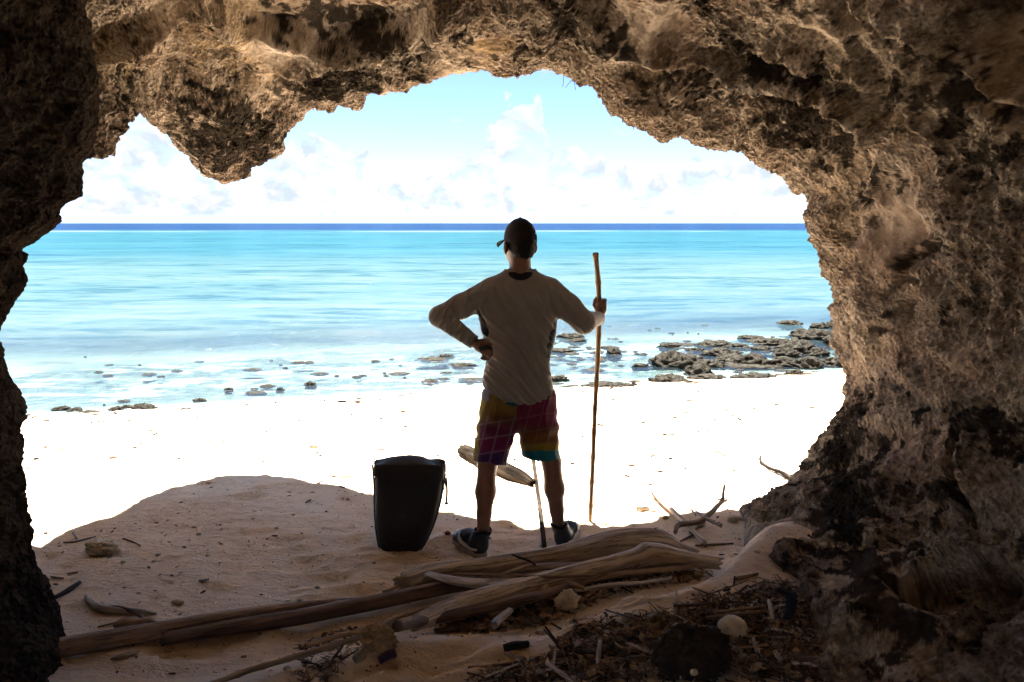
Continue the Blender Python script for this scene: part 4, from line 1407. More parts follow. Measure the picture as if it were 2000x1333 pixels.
    cr_ = lerp(cr_, (0.32, 0.23, 0.02), sstep(qy, 862, 872))
    cr_ = lerp(cr_, (0.012, 0.17, 0.23), sstep(qy, 879, 882))
    cr_ = lerp(cr_, (0.30, 0.22, 0.02), sstep(px - 1084, 0, 3) * sstep(775 - qy, 0, 6))
    c = np.where(left[:, None], cl, cr_)
    gx_ = (px + 0.26 * (py - 830)) % 26
    gy_ = (py + 0.16 * (px - 960)) % 29
    line = np.maximum(np.exp(-((gx_ - 13) / 1.15) ** 2), np.exp(-((gy_ - 14) / 1.15) ** 2))
    c = lerp(c, (0.50, 0.40, 0.45), line * np.where(left, 0.55 * sstep(py, 800, 835), 0.20 * sstep(885 - py, 0, 10)))
    c = c * 0.62
    obj('shorts', V, F, cloth_mat('printed_shorts', (0.2, 0.1, 0.1), colattr=True), person, attrs={'col': c},
        label='knee-length shorts in yellow, maroon, purple and teal checks')

    # --- shoes
    M_SHOE = simple('black_shoe_leather', (0.014, 0.015, 0.018), 0.42, 0.5, 0.3, 60.0, 0.25, 0.002)
    M_SOLE = simple('grey_rubber_sole', (0.42, 0.37, 0.31), 0.8, 0.2, 0.25, 40.0, 0.2, 0.002)
    M_MARK = simple('white_leather_mark', (0.72, 0.70, 0.66), 0.55, 0.3, 0.12, 60.0, 0.1, 0.001)
    M_LINE = simple('sock_lining', (0.02, 0.02, 0.022), 0.95, 0.1, 0.3, 120.0, 0.4, 0.002)
    for heel, d, ank, outer, vis_lab in ((hL, dL, anL, 1, 'black high-top shoe with white curved mark, pointing left'),
                                         (hR, footR_dir, anR, -1, 'black high-top shoe seen from the heel')):
        lat = lateral(d)                     # to the wearer's left
        Q = lambda f, l, u: heel + d * f + lat * l + np.array([0, 0, u])
        s = Solid(np.minimum(Q(-0.06, 0, -0.01), Q(0.36, 0, 0)) - np.array([0.10, 0.10, 0.0]), np.maximum(Q(-0.06, 0, 0), Q(0.36, 0, 0)) + np.array([0.10, 0.10, 0.21]), 0.004)
        s.cone(Q(0.045, 0, 0.055), Q(0.16, 0.0, 0.060), 0.043, 0.045, 0.0)
        s.cone(Q(0.16, 0.0, 0.055), Q(0.245, 0.004 * outer, 0.042), 0.047, 0.040, 0.03)
        s.cone(Q(0.13, 0, 0.085), Q(0.215, 0, 0.055), 0.033, 0.030, 0.03)
        top_ = np.array([ank[0], ank[1], heel[2] + 0.150])
        s.cone(Q(0.055, 0, 0.075), top_, 0.045, 0.047, 0.03)
        sx_, sy_, sz_ = np.meshgrid(*s.ax, indexing='ij')
        s.f = np.maximum(s.f, heel[2] + 0.022 - sz_)
        rel = (sx_ - ank[0]) * d[0] + (sy_ - ank[1]) * d[1]
        topz = heel[2] + 0.150 - 0.10 * np.abs(rel) + 0.30 * np.maximum(rel, 0) * 0.2
        s.f = np.maximum(s.f, sz_ - topz)
        inn = np.sqrt((sx_ - ank[0]) ** 2 + (sy_ - ank[1]) ** 2) - 0.038
        s.f = np.where(sz_ > topz - 0.03, np.maximum(s.f, -inn), s.f)
        upf = s
        V, F = s.mesh()
        V = relax(V, F, 2, 0.4)
        N = vnormals(V, F)
        f_ = (V - heel) @ d
        # stitched panels: grooves behind the toe cap and round the heel
        V = V - N * (0.0018 * (np.exp(-((f_ - 0.222) / 0.003) ** 2) + np.exp(-((f_ - 0.05) / 0.003) ** 2)))[:, None]
        V = V + N * (0.003 * np.exp(-((f_ - 0.16) / 0.05) ** 2) * np.sin(f_ * 420) * ((V[:, 2] - heel[2]) > 0.07))[:, None]
        shoe = obj('shoe', V, F, M_SHOE, person, label=vis_lab)
        # sole: outline of the foot, a band of rubber
        m_ = 48
        ol = []
        for i in range(m_):
            a = 2 * math.pi * i / m_
            t_ = 0.5 - 0.5 * math.cos(a)
            f = -0.006 + 0.302 * t_
            wdt = np.interp(t_, [0, 0.04, 0.12, 0.3, 0.45, 0.68, 0.85, 0.95, 1.0], [0, 0.026, 0.038, 0.040, 0.041, 0.051, 0.045, 0.028, 0])
            ol.append((f, wdt * (1 if a < math.pi else -1) + 0.004 * outer * math.sin(math.pi * t_)))
        Vs = np.array([Q(f, l, u) + np.array([0, 0, (0.012 * sstep(f, 0.23, 0.30))]) for u in (-0.004, 0.004, 0.026, 0.031) for f, l in
                       [(f_ * (0.985 if u in (-0.004, 0.031) else 1) + 0.002, l_ * (0.94 if u in (-0.004, 0.031) else 1)) for f_, l_ in ol]])
        Fs = [tuple(range(m_))[::-1], tuple(range(3 * m_, 4 * m_))]
        for k in range(3):
            for i in range(m_):
                j = (i + 1) % m_
                Fs.append((k * m_ + i, k * m_ + j, (k + 1) * m_ + j, (k + 1) * m_ + i))
        obj('sole', Vs, Fs, M_SOLE, shoe)
        # curved mark on the outer side, wrapped on to the heel
        ctrl = [(0.195, 0.098, 0.004), (0.178, 0.086, 0.014), (0.156, 0.068, 0.019), (0.125, 0.055, 0.017), (0.085, 0.051, 0.013), (0.045, 0.054, 0.010), (0.010, 0.058, 0.007)]
        cu = np.array(ctrl)
        tt_ = np.linspace(0, 1, 30)
        ti = np.linspace(0, 1, len(cu))
        cf, cu_, cw_ = (np.interp(tt_, ti, cu[:, k]) for k in range(3))
        strip = []

        def surf(f, u):
            best = 0.0
            for l in np.linspace(0.075, 0.0, 76):
                p_ = Q(f, l * outer, u)
                g_ = np.round((p_ - upf.lo) / upf.h).astype(int)
                if (g_ >= 0).all() and (g_ < upf.n).all() and upf.f[tuple(g_)] < 0.001:
                    return l + 0.0055
            return 0.02
        for f, u, w_ in zip(cf, cu_, cw_):
            for sgn in (1, 0, -1):
                strip.append(Q(f, surf(f, u + sgn * w_) * outer, u + sgn * w_))
        strip = np.array(strip)
        Fm = grid_faces(30, 3)
        obj('curved_mark', relax(strip, Fm, 1, 0.2), Fm, M_MARK, shoe)
        # padded collar round the ankle
        rg = []
        for i in range(28):
            a = 2 * math.pi * i / 28
            for j in range(8):
                bb_ = 2 * math.pi * j / 8
                rr = 0.043 + 0.006 * math.cos(bb_)
                rel_ = math.cos(a) * 0.043
                rg.append(np.array([ank[0], ank[1], heel[2] + 0.146 - 0.10 * abs(rel_) + 0.007 * math.sin(bb_) + 0.006 * math.sin(3 * a)]) + rr * (math.cos(a) * d + math.sin(a) * lat))
        rg = np.array(rg).reshape(28, 8, 3)
        rg = np.concatenate([rg, rg[:, :1]], 1)
        obj('ankle_collar', rg.reshape(-1, 3), grid_faces(28, 9, True), M_LINE, shoe)
    return person


build_person()

# small dark thing in the left hand
s = Solid(P(945, 681, 3.86) - 0.06, P(945, 681, 3.86) + 0.06, 0.0025)
s.cone(P(938, 682, 3.862), P(951, 679, 3.850), 0.0125, 0.0125, 0.0)
s.cone(P(951, 679, 3.850), P(958, 681, 3.850), 0.010, 0.008, 0.004)
obj('hand_strap', *s.mesh(), simple('black_strap', (0.012, 0.012, 0.014), 0.5, 0.4), label='small black strap held in the left hand resting on the hip', cat='strap')

# ---------------------------------------------------------------- wood
def catmull(P_, n):
    P_ = np.asarray(P_, float)
    if len(P_) == 2:
        t = np.linspace(0, 1, n)[:, None]
        return P_[0] * (1 - t) + P_[1] * t
    k = len(P_)
    d = np.concatenate([[0], np.cumsum(np.linalg.norm(np.diff(P_[:, :3], axis=0), axis=1))])
    tan = np.gradient(P_, d, axis=0)
    tt = np.linspace(0, d[-1], n)
    i = np.clip(np.searchsorted(d, tt, side='right') - 1, 0, k - 2)
    h = (d[i + 1] - d[i])[:, None]
    u = ((tt - d[i]) / (d[i + 1] - d[i]))[:, None]
    return ((2 * u ** 3 - 3 * u ** 2 + 1) * P_[i] + (u ** 3 - 2 * u ** 2 + u) * h * tan[i] +
            (-2 * u ** 3 + 3 * u ** 2) * P_[i + 1] + (u ** 3 - u ** 2) * h * tan[i + 1])


def tube(path, radii, n=60, seg=16, rough=0.10, knots=(), flat=1.0, seed=0.0, ragged=0.0, nodes=0):
    """stem along a path of points; radii per point; ragged = splintered ends; nodes = bamboo rings"""
    path = np.asarray(path, float)
    radii = np.asarray(radii, float)
    c = catmull(np.concatenate([path, radii[:, None]], 1), n)
    ctr, rad = c[:, :3], np.maximum(c[:, 3], 0.0008)
    tg = np.gradient(ctr, axis=0)
    tg /= np.linalg.norm(tg, axis=1)[:, None]
    ref = np.array([0, 0, 1.0]) if abs(tg[0, 2]) < 0.8 else np.array([0, 1.0, 0])
    sx = np.cross(tg, ref)
    sx /= np.linalg.norm(sx, axis=1)[:, None]
    sz = np.cross(sx, tg)
    L = np.concatenate([[0], np.cumsum(np.linalg.norm(np.diff(ctr, axis=0), axis=1))])
    a = np.linspace(0, 2 * np.pi, seg, endpoint=False)
    A, Li = np.meshgrid(a, L, indexing='xy')
    Rr = np.broadcast_to(rad[:, None], A.shape).copy()
    rm = rad.max()
    q = np.stack([np.cos(A) * 1.6 + seed * 7.1, np.sin(A) * 1.6 + seed * 3.3, Li / (rm * 9.0)], -1)
    f = 1 + rough * 1.6 * fbm(q, 3) + rough * 0.9 * (0.5 - np.abs(perlin(q * np.array([3.2, 3.2, 0.55]) + 9)))
    for (t0, ang, amp, wd) in knots:
        da = np.angle(np.exp(1j * (A - ang)))
        f = f + amp * np.exp(-((Li / L[-1] - t0) / wd) ** 2 - (da / 0.8) ** 2)
    if nodes:
        ph = (Li / L[-1] * nodes + 0.3 * seed) % 1.0
        f = f + 0.22 * np.exp(-((ph - 0.5) / 0.035) ** 2) - 0.06 * np.cos(2 * np.pi * ph)
    Rr = Rr * f
    V = ctr[:, None] + sx[:, None] * (np.cos(A) * Rr)[..., None] + sz[:, None] * (np.sin(A) * Rr * flat)[..., None]
    if ragged:
        for e, sgn in ((0, -1), (n - 1, 1)):
            j = ragged * rad[e] * (1 + np.array([perlin(np.array([[math.cos(t) * 2.5, math.sin(t) * 2.5, seed + e * 1.0]]))[0] for t in a]) * 2.2)
            V[e] += tg[e] * (sgn * j)[:, None]
    wc = np.stack([np.cos(A) * rm * 1.0 + seed, np.sin(A) * rm + seed * 2, Li + seed * 5], -1)
    Vf = V.reshape(-1, 3)
    F = []
    idx = np.arange(n * seg).reshape(n, seg)
    nxt = np.roll(idx, -1, axis=1)
    q4 = np.stack([idx[:-1], nxt[:-1], nxt[1:], idx[1:]], -1).reshape(-1, 4)
    # end caps, slightly hollow
    c0, c1 = len(Vf), len(Vf) + 1
    Vf = np.concatenate([Vf, [ctr[0] + tg[0] * rad[0] * 0.15, ctr[-1] - tg[-1] * rad[-1] * 0.15]])
    wcf = np.concatenate([wc.reshape(-1, 3), [[seed, seed * 2, 0], [seed, seed * 2, L[-1]]]])
    F = [tuple(x) for x in q4]
    for i in range(seg):
        F.append((c0, int(nxt[0, i]), int(idx[0, i])))
        F.append((c1, int(idx[-1, i]), int(nxt[-1, i])))
    return Vf, F, wcf


def wood_mat(name, light, dark, crack=0.5, rough=0.85, spec=0.2):
    m, b = mat(name)
    w = b.attr('wc', 1)
    g = b.noise(b.mapping(w, (60, 60, 3.0)), 1.0, 5.0, 0.65)
    big = b.noise(b.mapping(w, (12, 12, 2.0)), 1.0, 4.0, 0.6)
    c = b.mix(b.sm(big, 0.35, 0.65), dark, light)
    c = b.mix(b.sm(g, 0.52, 0.34, 0, 0.75), c, tuple(x * 0.35 for x in dark))
    ck = b.noise(b.mapping(w, (34, 34, 1.4)), 1.0, 3.0, 0.7)
    line = b.sm(b.math('ABSOLUTE', b.math('SUBTRACT', ck, 0.5)), 0.018, 0.0)
    c = b.mix(b.math('MULTIPLY', line, crack), c, (0.018, 0.012, 0.009))
    h = b.math('SUBTRACT', b.math('MULTIPLY', g, 0.7), b.math('MULTIPLY', line, 1.2 * crack))
    bs = b.n('ShaderNodeBsdfPrincipled', {'Base Color': c, 'Roughness': rough, 'Specular IOR Level': spec, 'Normal': b.bump(h, 0.8, 0.006)})
    b.n('ShaderNodeOutputMaterial', {0: bs.outputs[0]})
    return m


W_PALE = wood_mat('bleached_driftwood', (0.64, 0.545, 0.44), (0.42, 0.325, 0.24), 0.7)
W_BROWN = wood_mat('brown_driftwood', (0.37, 0.275, 0.195), (0.22, 0.15, 0.10), 0.6)
W_DARK = wood_mat('dark_wet_driftwood', (0.22, 0.165, 0.13), (0.12, 0.088, 0.068), 0.5)
W_GREY = wood_mat('grey_weathered_wood', (0.60, 0.54, 0.47), (0.36, 0.30, 0.25), 0.7)
W_BLACK = wood_mat('charred_wood', (0.045, 0.035, 0.030), (0.02, 0.016, 0.014), 0.4)
W_CANE = wood_mat('dry_cane', (0.46, 0.34, 0.23), (0.29, 0.20, 0.13), 0.3)
W_SUN = wood_mat('sunlit_rotten_bark', (0.042, 0.031, 0.022), (0.006, 0.0045, 0.0035), 1.0, 0.95, 0.02)
W_BAMBOO = wood_mat('bamboo_stick', (0.42, 0.26, 0.11), (0.28, 0.155, 0.06), 0.15, 0.5)


def log_pts(pts, lift=0.0, burial=0.9):
    """pixel path with pixel radii -> world path lying on the sand"""
    C, Rr = [], []
    for q in pts:
        px, py, rp = q[:3]
        ex = q[3] if len(q) > 3 else 0.0
        p0 = on_ground(px, py, 0.03 + lift + ex)
        _, _, dep = project(p0)
        r = rp * dep / FPX
        p1 = on_ground(px, py, r * burial + lift + ex)
        C.append(p1)
        Rr.append(r)
    return np.array(C), np.array(Rr)


ORD = ['first', 'second', 'third', 'fourth', 'fifth', 'sixth', 'seventh', 'eighth', 'ninth', 'tenth', 'eleventh', 'twelfth', 'thirteenth', 'fourteenth', 'fifteenth', 'sixteenth', 'seventeenth']
_seed = [1.0]


def wood(name, pts, m, label=None, cat=None, lift=0.0, n=None, seg=14, rough=0.12, parent=None, group=None, burial=0.9, **kw):
    _seed[0] += 1.37
    C, Rr = log_pts(pts, lift, burial)
    ln = np.linalg.norm(np.diff(C, axis=0), axis=1).sum()
    n = n or int(np.clip(ln / 0.022, 8, 90))
    V, F, wc = tube(C, Rr, n, seg, rough, seed=_seed[0], **kw)
    return obj(name, V, F, m, parent, label, cat, group, attrs={'wc': wc})


# the big logs
wood('driftwood_log', [(792, 1140, 20), (850, 1122, 19), (930, 1112, 19), (1010, 1099, 18), (1100, 1086, 21), (1180, 1070, 26), (1240, 1064, 30), (1290, 1066, 27), (1325, 1074, 15), (1356, 1080, 9)], W_PALE,
     'thick pale driftwood log lying just behind the person\'s heels', 'log', seg=28, n=110, rough=0.13, ragged=0.5, knots=((0.72, 1.6, 0.12, 0.06), (0.2, 1.2, 0.15, 0.04)))
kn_ = wood('driftwood_log', [(818, 1214, 15), (880, 1190, 20), (950, 1168, 21), (1050, 1141, 19), (1150, 1116, 20), (1230, 1098, 20), (1280, 1086, 22), (1320, 1090, 17), (1400, 1100, 13)], W_PALE,
     'long split driftwood log in front of the thick pale one', 'log', seg=24, n=110, rough=0.14, ragged=0.6, knots=((0.78, 1.5, 0.25, 0.015),), lift=0.03)
wood('driftwood_pole', [(333, 1246, 12), (450, 1226, 14), (560, 1210, 15), (680, 1187, 15), (780, 1167, 14), (860, 1150, 13), (930, 1138, 12)], W_DARK,
     'long smooth dark pole with a pale splintered left end', 'pole', lift=0.02, seg=20, n=100, rough=0.05, ragged=0.8)
wood('driftwood_pole', [(40, 1282, 19), (120, 1266, 19), (220, 1248, 18), (330, 1228, 16), (450, 1206, 14), (560, 1190, 11), (660, 1178, 8), (720, 1170, 4)], W_BROWN,
     'long brown pole running out from the foot of the left rock', 'pole', seg=20, n=100, rough=0.07)
wood('splinter', [(322, 1254, 3), (338, 1240, 4), (352, 1228, 2)], W_GREY, 'pale splinter at the left end of the dark pole', 'splinter', lift=0.03, seg=6, burial=0.4, flat=0.5)
wood('driftwood_pole', [(775, 1224, 11), (850, 1208, 11), (930, 1192, 11), (1010, 1174, 11), (1070, 1160, 9), (1112, 1142, 7)], W_DARK,
     'dark pole at the near side of the log pile above the shaded hollow', 'pole', lift=0.05, seg=16, n=80, rough=0.07)
wood('stick', [(1100, 1148, 6), (1180, 1128, 7), (1270, 1116, 6), (1362, 1106, 4)], W_BROWN, 'straight brown stick lying below the right end of the split log', 'stick', lift=0.04, seg=10, ragged=0.5)
wood('stick', [(1122, 1154, 4), (1200, 1143, 5), (1260, 1138, 4.5), (1312, 1128, 3)], W_GREY, 'thin grey stick resting over the litter just behind the sand crest', 'stick', lift=0.05, seg=8)
wood('bark_slab', [(838, 1122, 8), (880, 1133, 13), (930, 1139, 14), (970, 1136, 9), (985, 1131, 4)], W_GREY,
     'curved pale slab of bark lying across the left end of the logs', 'bark', lift=0.07, seg=16, n=40, rough=0.22, flat=0.45, ragged=0.6)
wood('stick', [(885, 1122, 2.6), (980, 1124, 3.0), (1080, 1127, 3.4), (1160, 1124, 2.4)], W_BROWN, 'thin straight stick lying lengthwise on top of the two pale logs', 'stick', lift=0.11, seg=8, burial=0.5)
wood('wood_slab', [(1010, 1114, 7), (1050, 1108, 10), (1100, 1104, 9), (1135, 1100, 4)], W_BROWN, 'flat orange-brown slab wedged between the two pale logs', 'wood', lift=0.05, seg=12, flat=0.5, rough=0.25)
wood('stick', [(975, 1124, 3), (1010, 1112, 3.4), (1046, 1101, 3)], W_CANE, 'short tan stick leaning between the two pale logs', 'stick', lift=0.09, seg=8, burial=0.5)
wood('root_strand', [(1000, 1083, 1.6), (1016, 1090, 2.2), (1034, 1096, 2.2), (1046, 1104, 1.6)], W_BLACK, 'thin dark root curling over the thick pale log', 'root', lift=0.135, seg=7, burial=0.5)
wood('stick', [(750, 1157, 3.6), (770, 1149, 4), (787, 1140, 4)], W_BROWN, 'short broken branch sticking out of the thick log\'s left end', 'stick', lift=0.04, seg=8, ragged=0.5)
wood('stick', [(700, 1232, 3), (760, 1212, 4), (820, 1192, 4), (850, 1182, 3)], W_BROWN, 'slim brown stick below the dark pole, left of the log pile', 'stick', seg=9)
wood('cane', [(596, 1262, 5), (640, 1248, 5), (690, 1236, 5), (740, 1226, 5), (790, 1216, 4.6)], W_CANE, 'jointed cane with a pale cut end, upper one of the two canes', 'cane', lift=0.03, seg=12, nodes=7, rough=0.03)
wood('cane', [(405, 1340, 5.5), (480, 1312, 6), (560, 1288, 6), (640, 1264, 6), (710, 1242, 5.5), (768, 1208, 4.6)], W_CANE, 'long jointed cane running from the bottom edge up to the log pile', 'cane', lift=0.03, seg=12, n=90, nodes=10, rough=0.03)
wood('stick', [(1042, 900, 3.6), (1050, 960, 4), (1058, 1020, 4.4), (1064, 1072, 4.6)], W_SUN, 'straight weathered stick on the sand between the person\'s feet', 'stick', seg=10, rough=0.15)
wood('rotten_log', [(905, 880, 10), (940, 896, 13), (980, 917, 14), (1015, 932, 12), (1038, 944, 7)], W_SUN, 'rough bark-covered log lying in the sun behind the person\'s legs', 'log', seg=20, n=60, rough=0.30, ragged=0.6)
wood('stick', [(1271, 951, 3), (1290, 976, 4.5), (1322, 1006, 5), (1350, 1034, 5), (1377, 1061, 4)], W_GREY, 'long grey stick half in the sun, right of the walking stick', 'stick', seg=10, rough=0.12, lift=0.02)
br_ = wood('root_branch', [(1319, 1040, 4), (1326, 1026, 5), (1360, 1021, 5), (1385, 1005, 5), (1402, 988, 4.5), (1412, 978, 4)], W_BROWN, 'brown branch ending in a tuft of bare roots, in the shade edge at the right', 'branch', seg=9, lift=0.05, rough=0.14)
C0, _ = log_pts([(1412, 978, 4)], 0.05)
rr_ = random.Random(5)
for k in range(11):
    a = rr_.uniform(-0.6, 2.6)
    e = C0[0] + np.array([math.cos(a) * rr_.uniform(0.05, 0.10), rr_.uniform(-0.05, 0.05), math.sin(a) * rr_.uniform(0.02, 0.06) - 0.01])
    mid_ = (C0[0] + e) / 2 + np.array([0, 0, rr_.uniform(-0.01, 0.012)])
    V, F, wc = tube([C0[0], mid_, e], [0.005, 0.0035, 0.0015], 6, 5, 0.05, seed=k * 1.0)
    obj('root', V, F, W_BROWN, br_, attrs={'wc': wc})
V, F, wc = tube([C0[0], C0[0] + np.array([0.0, 0, 0.05]), C0[0] + np.array([0.006, 0.0, 0.10])], [0.010, 0.008, 0.007], 8, 7, 0.15, seed=3.0)
obj('root_stub', V, F, W_BROWN, br_, attrs={'wc': wc})
wood('stick', [(1359, 1000, 3), (1384, 1015, 4), (1409, 1029, 2.5)], W_GREY, 'short grey stick crossing the root branch', 'stick', seg=8, lift=0.06)
wood('stick', [(1332, 978, 1.2), (1345, 988, 1.6), (1359, 1007, 1.6)], W_BROWN, 'very thin twig above the root branch', 'stick', seg=6, lift=0.01)
wood('wood_stub', [(1350, 1040, 5), (1360, 1026, 6), (1374, 1020, 5)], W_GREY, 'short bent grey stub under the root branch', 'wood', seg=10, rough=0.2)
wood('twig', [(1322, 1062, 2), (1340, 1052, 2.2), (1356, 1044, 1.6)], W_DARK, 'dark twig at the right end of the thick log', 'twig', seg=6)
wood('twig', [(1358, 1066, 1.8), (1395, 1064, 2.2), (1432, 1062, 1.8)], W_DARK, 'thin dark twig lying flat right of the log ends', 'twig', seg=6)
t_ = wood('forked_twig', [(1485, 891, 2), (1488, 904, 2.4), (1505, 915, 3), (1530, 925, 4), (1549, 938, 4)], W_SUN, 'forked brown twig in the sun near the right rock', 'twig', seg=8, rough=0.2, lift=0.01)
wood('twig_arm', [(1486, 903, 1.4), (1498, 922, 1.6), (1510, 941, 1.2)], W_DARK, parent=t_, seg=6)
wood('bent_branch', [(1500, 998, 5), (1502, 980, 6), (1514, 969, 6), (1535, 965, 5), (1550, 968, 4)], W_BROWN, 'bent branch arching out of the sand against the right rock', 'branch', seg=10, lift=0.035, rough=0.15)
wood('twig', [(1395, 880, 1.8), (1405, 884, 2.6), (1416, 890, 2)], W_DARK, 'small dark knotty twig in the sun, middle of the right beach', 'twig', seg=6)
wood('twig', [(1560, 911, 2.4), (1570, 910, 3), (1580, 912, 2)], W_SUN, 'short reddish stick in the sun by the right rock edge', 'twig', seg=6)
wood('twig', [(1030, 858, 1.5), (1048, 852, 2)], W_DARK, 'little dark twig in the sun behind the person\'s thighs', 'twig', seg=6)
wood('twig', [(418, 867, 1.2), (430, 864, 1.8), (440, 861, 1.6)], W_DARK, 'little dark twig on the bright sand at the left', 'twig', seg=6)
# left foreground
fk = wood('forked_branch', [(168, 1165, 4), (180, 1180, 6), (198, 1190, 8), (235, 1194, 7), (270, 1194, 5), (305, 1199, 2)], W_GREY, 'bleached forked branch on the sand at the left', 'branch', seg=10, rough=0.15)
wood('branch_arm', [(200, 1186, 3), (235, 1188, 4), (262, 1196, 3.4), (286, 1212, 3), (300, 1218, 2)], W_DARK, parent=fk, seg=8, lift=0.015, rough=0.25)
wood('stick', [(106, 1168, 4), (130, 1155, 5), (155, 1138, 4)], W_BLACK, 'short black stick on the sand beside the left rock', 'stick', seg=8, rough=0.2)
wood('wood_chunk', [(228, 1223, 9), (245, 1219, 12), (270, 1218, 10), (292, 1216, 10), (306, 1220, 6)], W_BROWN, 'knobbly brown chunk of wood behind the long brown pole', 'wood', seg=16, rough=0.35, n=26)
wood('stick', [(306, 1221, 2.4), (322, 1220, 2.4), (338, 1218, 2)], W_BLACK, 'thin black stick at the right end of the brown chunk', 'stick', seg=6)
wood('wood_chip', [(216, 1288, 3), (242, 1280, 7), (272, 1272, 4)], W_BROWN, 'flat brown wood chip in front of the long brown pole', 'chip', seg=10, flat=0.4, rough=0.2)
wood('twig', [(191, 1225, 1.6), (228, 1216, 1.8)], W_CANE, 'straight tan twig left of the knobbly brown chunk', 'twig', seg=6)
wood('twig', [(100, 1127, 1.6), (124, 1130, 1.6)], W_DARK, 'short dark twig lying level near the left rock', 'twig', seg=6)
wood('twig', [(131, 1121, 1.4), (152, 1118, 1.4)], W_DARK, 'short dark twig right of the level one', 'twig', seg=6)
wood('twig', [(124, 1060, 1.6), (142, 1059, 1.8), (187, 1048, 1.2)], W_DARK, 'thin reddish twig above the crumpled pale lump', 'twig', seg=6)
wood('twig', [(144, 1041, 3), (149, 1052, 2.6)], W_GREY, 'tiny bleached stub above the crumpled pale lump', 'twig', seg=6)
wood('twig', [(240, 1052, 1.4), (258, 1058, 1.6), (274, 1066, 1.4)], W_DARK, 'thin dark twig right of the crumpled pale lump', 'twig', seg=6)
# the hollow and the near litter
wood('speckled_stick', [(966, 1222, 7), (980, 1206, 8), (996, 1193, 6.5)], W_GREY, 'short speckled grey stick standing out in the dark hollow', 'stick', seg=12, lift=0.06, rough=0.1)
wood('stick', [(955, 1204, 6), (980, 1192, 8), (1000, 1184, 6)], W_CANE, 'stubby tan piece of wood behind the speckled stick', 'stick', seg=12, lift=0.03, rough=0.2)
wood('stick', [(1058, 1160, 8), (1066, 1150, 8), (1072, 1141, 6)], W_CANE, 'rounded tan stub leaning against the near dark pole', 'stick', seg=12, lift=0.05)
wood('stick', [(1096, 1138, 5), (1118, 1143, 6), (1142, 1150, 4)], W_CANE, 'tan stick slanting down beside the rounded stub', 'stick', seg=10, lift=0.06)
wood('bark_piece', [(850, 1232, 6), (900, 1226, 9), (950, 1224, 8), (968, 1226, 4)], W_DARK, 'long dark bark piece at the bottom of the hollow', 'bark', seg=12, flat=0.6, rough=0.3)
wood('stick', [(1130, 1178, 3), (1146, 1166, 3.4), (1160, 1156, 3)], W_CANE, 'slanting tan stick behind the whitish stone', 'stick', seg=8, lift=0.03)
wood('charred_stick', [(984, 1266, 6), (1005, 1262, 7), (1032, 1258, 5)], W_BLACK, 'short charred stick on the near sand bank', 'stick', seg=10, rough=0.4)
wood('stick', [(986, 1276, 4), (1020, 1285, 4), (1050, 1292, 3.6)], W_GREY, 'grey stick below the charred one', 'stick', seg=8)
wood('stick', [(914, 1304, 2.6), (960, 1300, 3), (1012, 1293, 2)], W_BROWN, 'slim brown stick left of the grey one', 'stick', seg=8)
wood('cane_piece', [(1166, 1308, 3.6), (1169, 1280, 4), (1172, 1252, 4)], W_GREY, 'upright-lying pale cane piece in the litter, left of the dark boulder', 'cane', seg=9, lift=0.03, nodes=1)
wood('stick', [(1284, 1255, 3.4), (1302, 1238, 3.8), (1322, 1219, 3.4)], W_CANE, 'pale slanting stick just above the dark boulder', 'stick', seg=8, lift=0.04)
wood('stick', [(1222, 1255, 2.4), (1258, 1270, 3), (1288, 1282, 2.2)], W_GREY, 'grey stick in the litter left of the dark boulder', 'stick', seg=8, lift=0.03)
wood('stick', [(1067, 1294, 4), (1092, 1312, 5), (1122, 1333, 4)], W_GREY, 'thick grey stick slanting to the bottom edge', 'stick', seg=9, lift=0.03)
wood('stick', [(1400, 1196, 3), (1450, 1190, 3.4), (1494, 1184, 3)], W_BROWN, 'long brown stick lying level over the litter above the round coral', 'stick', seg=8, lift=0.04)
wood('stick', [(1380, 1208, 4), (1440, 1201, 4.4), (1496, 1194, 3)], W_BROWN, 'second long brown stick just below the level one', 'stick', seg=8, lift=0.04)
wood('stick', [(1470, 1246, 4), (1478, 1268, 5), (1490, 1292, 3)], W_GREY, 'split grey stick right of the round coral', 'stick', seg=9, lift=0.03, flat=0.6)
wood('cane_piece', [(1502, 1174, 4), (1505, 1190, 4), (1509, 1212, 3.6)], W_GREY, 'pale cane piece left of the black rubber strip', 'cane', seg=9, lift=0.05)
wood('cane_piece', [(1514, 1272, 5), (1520, 1282, 5.4), (1526, 1290, 5)], W_GREY, 'short pale cane piece above the buried dark log', 'cane', seg=9, lift=0.04)
wood('dark_log', [(1540, 1286, 10), (1585, 1296, 12), (1640, 1306, 12), (1690, 1314, 9)], W_DARK, 'dark weathered log half buried at the foot of the right wall', 'log', seg=16, rough=0.16)
wood('stick', [(1436, 1131, 3.4), (1458, 1126, 3.6), (1480, 1121, 3)], W_CANE, 'short tan stick on the pale sand slope at the right', 'stick', seg=8, lift=0.0)
wood('stick', [(1316, 1183, 3), (1350, 1182, 3.6), (1404, 1176, 2.6)], W_DARK, 'dark stick along the upper edge of the litter', 'stick', seg=8, lift=0.02)

# walking stick
V, F, wc = tube(ST, [0.0125, 0.0130, 0.0135, 0.0140, 0.0140, 0.0140, 0.0140], 110, 16, 0.03, seed=2.0, nodes=11)
obj('walking_stick', V, F, W_BAMBOO, label='tall slightly bent bamboo walking stick held upright in the person\'s right hand', cat='stick', attrs={'wc': wc})

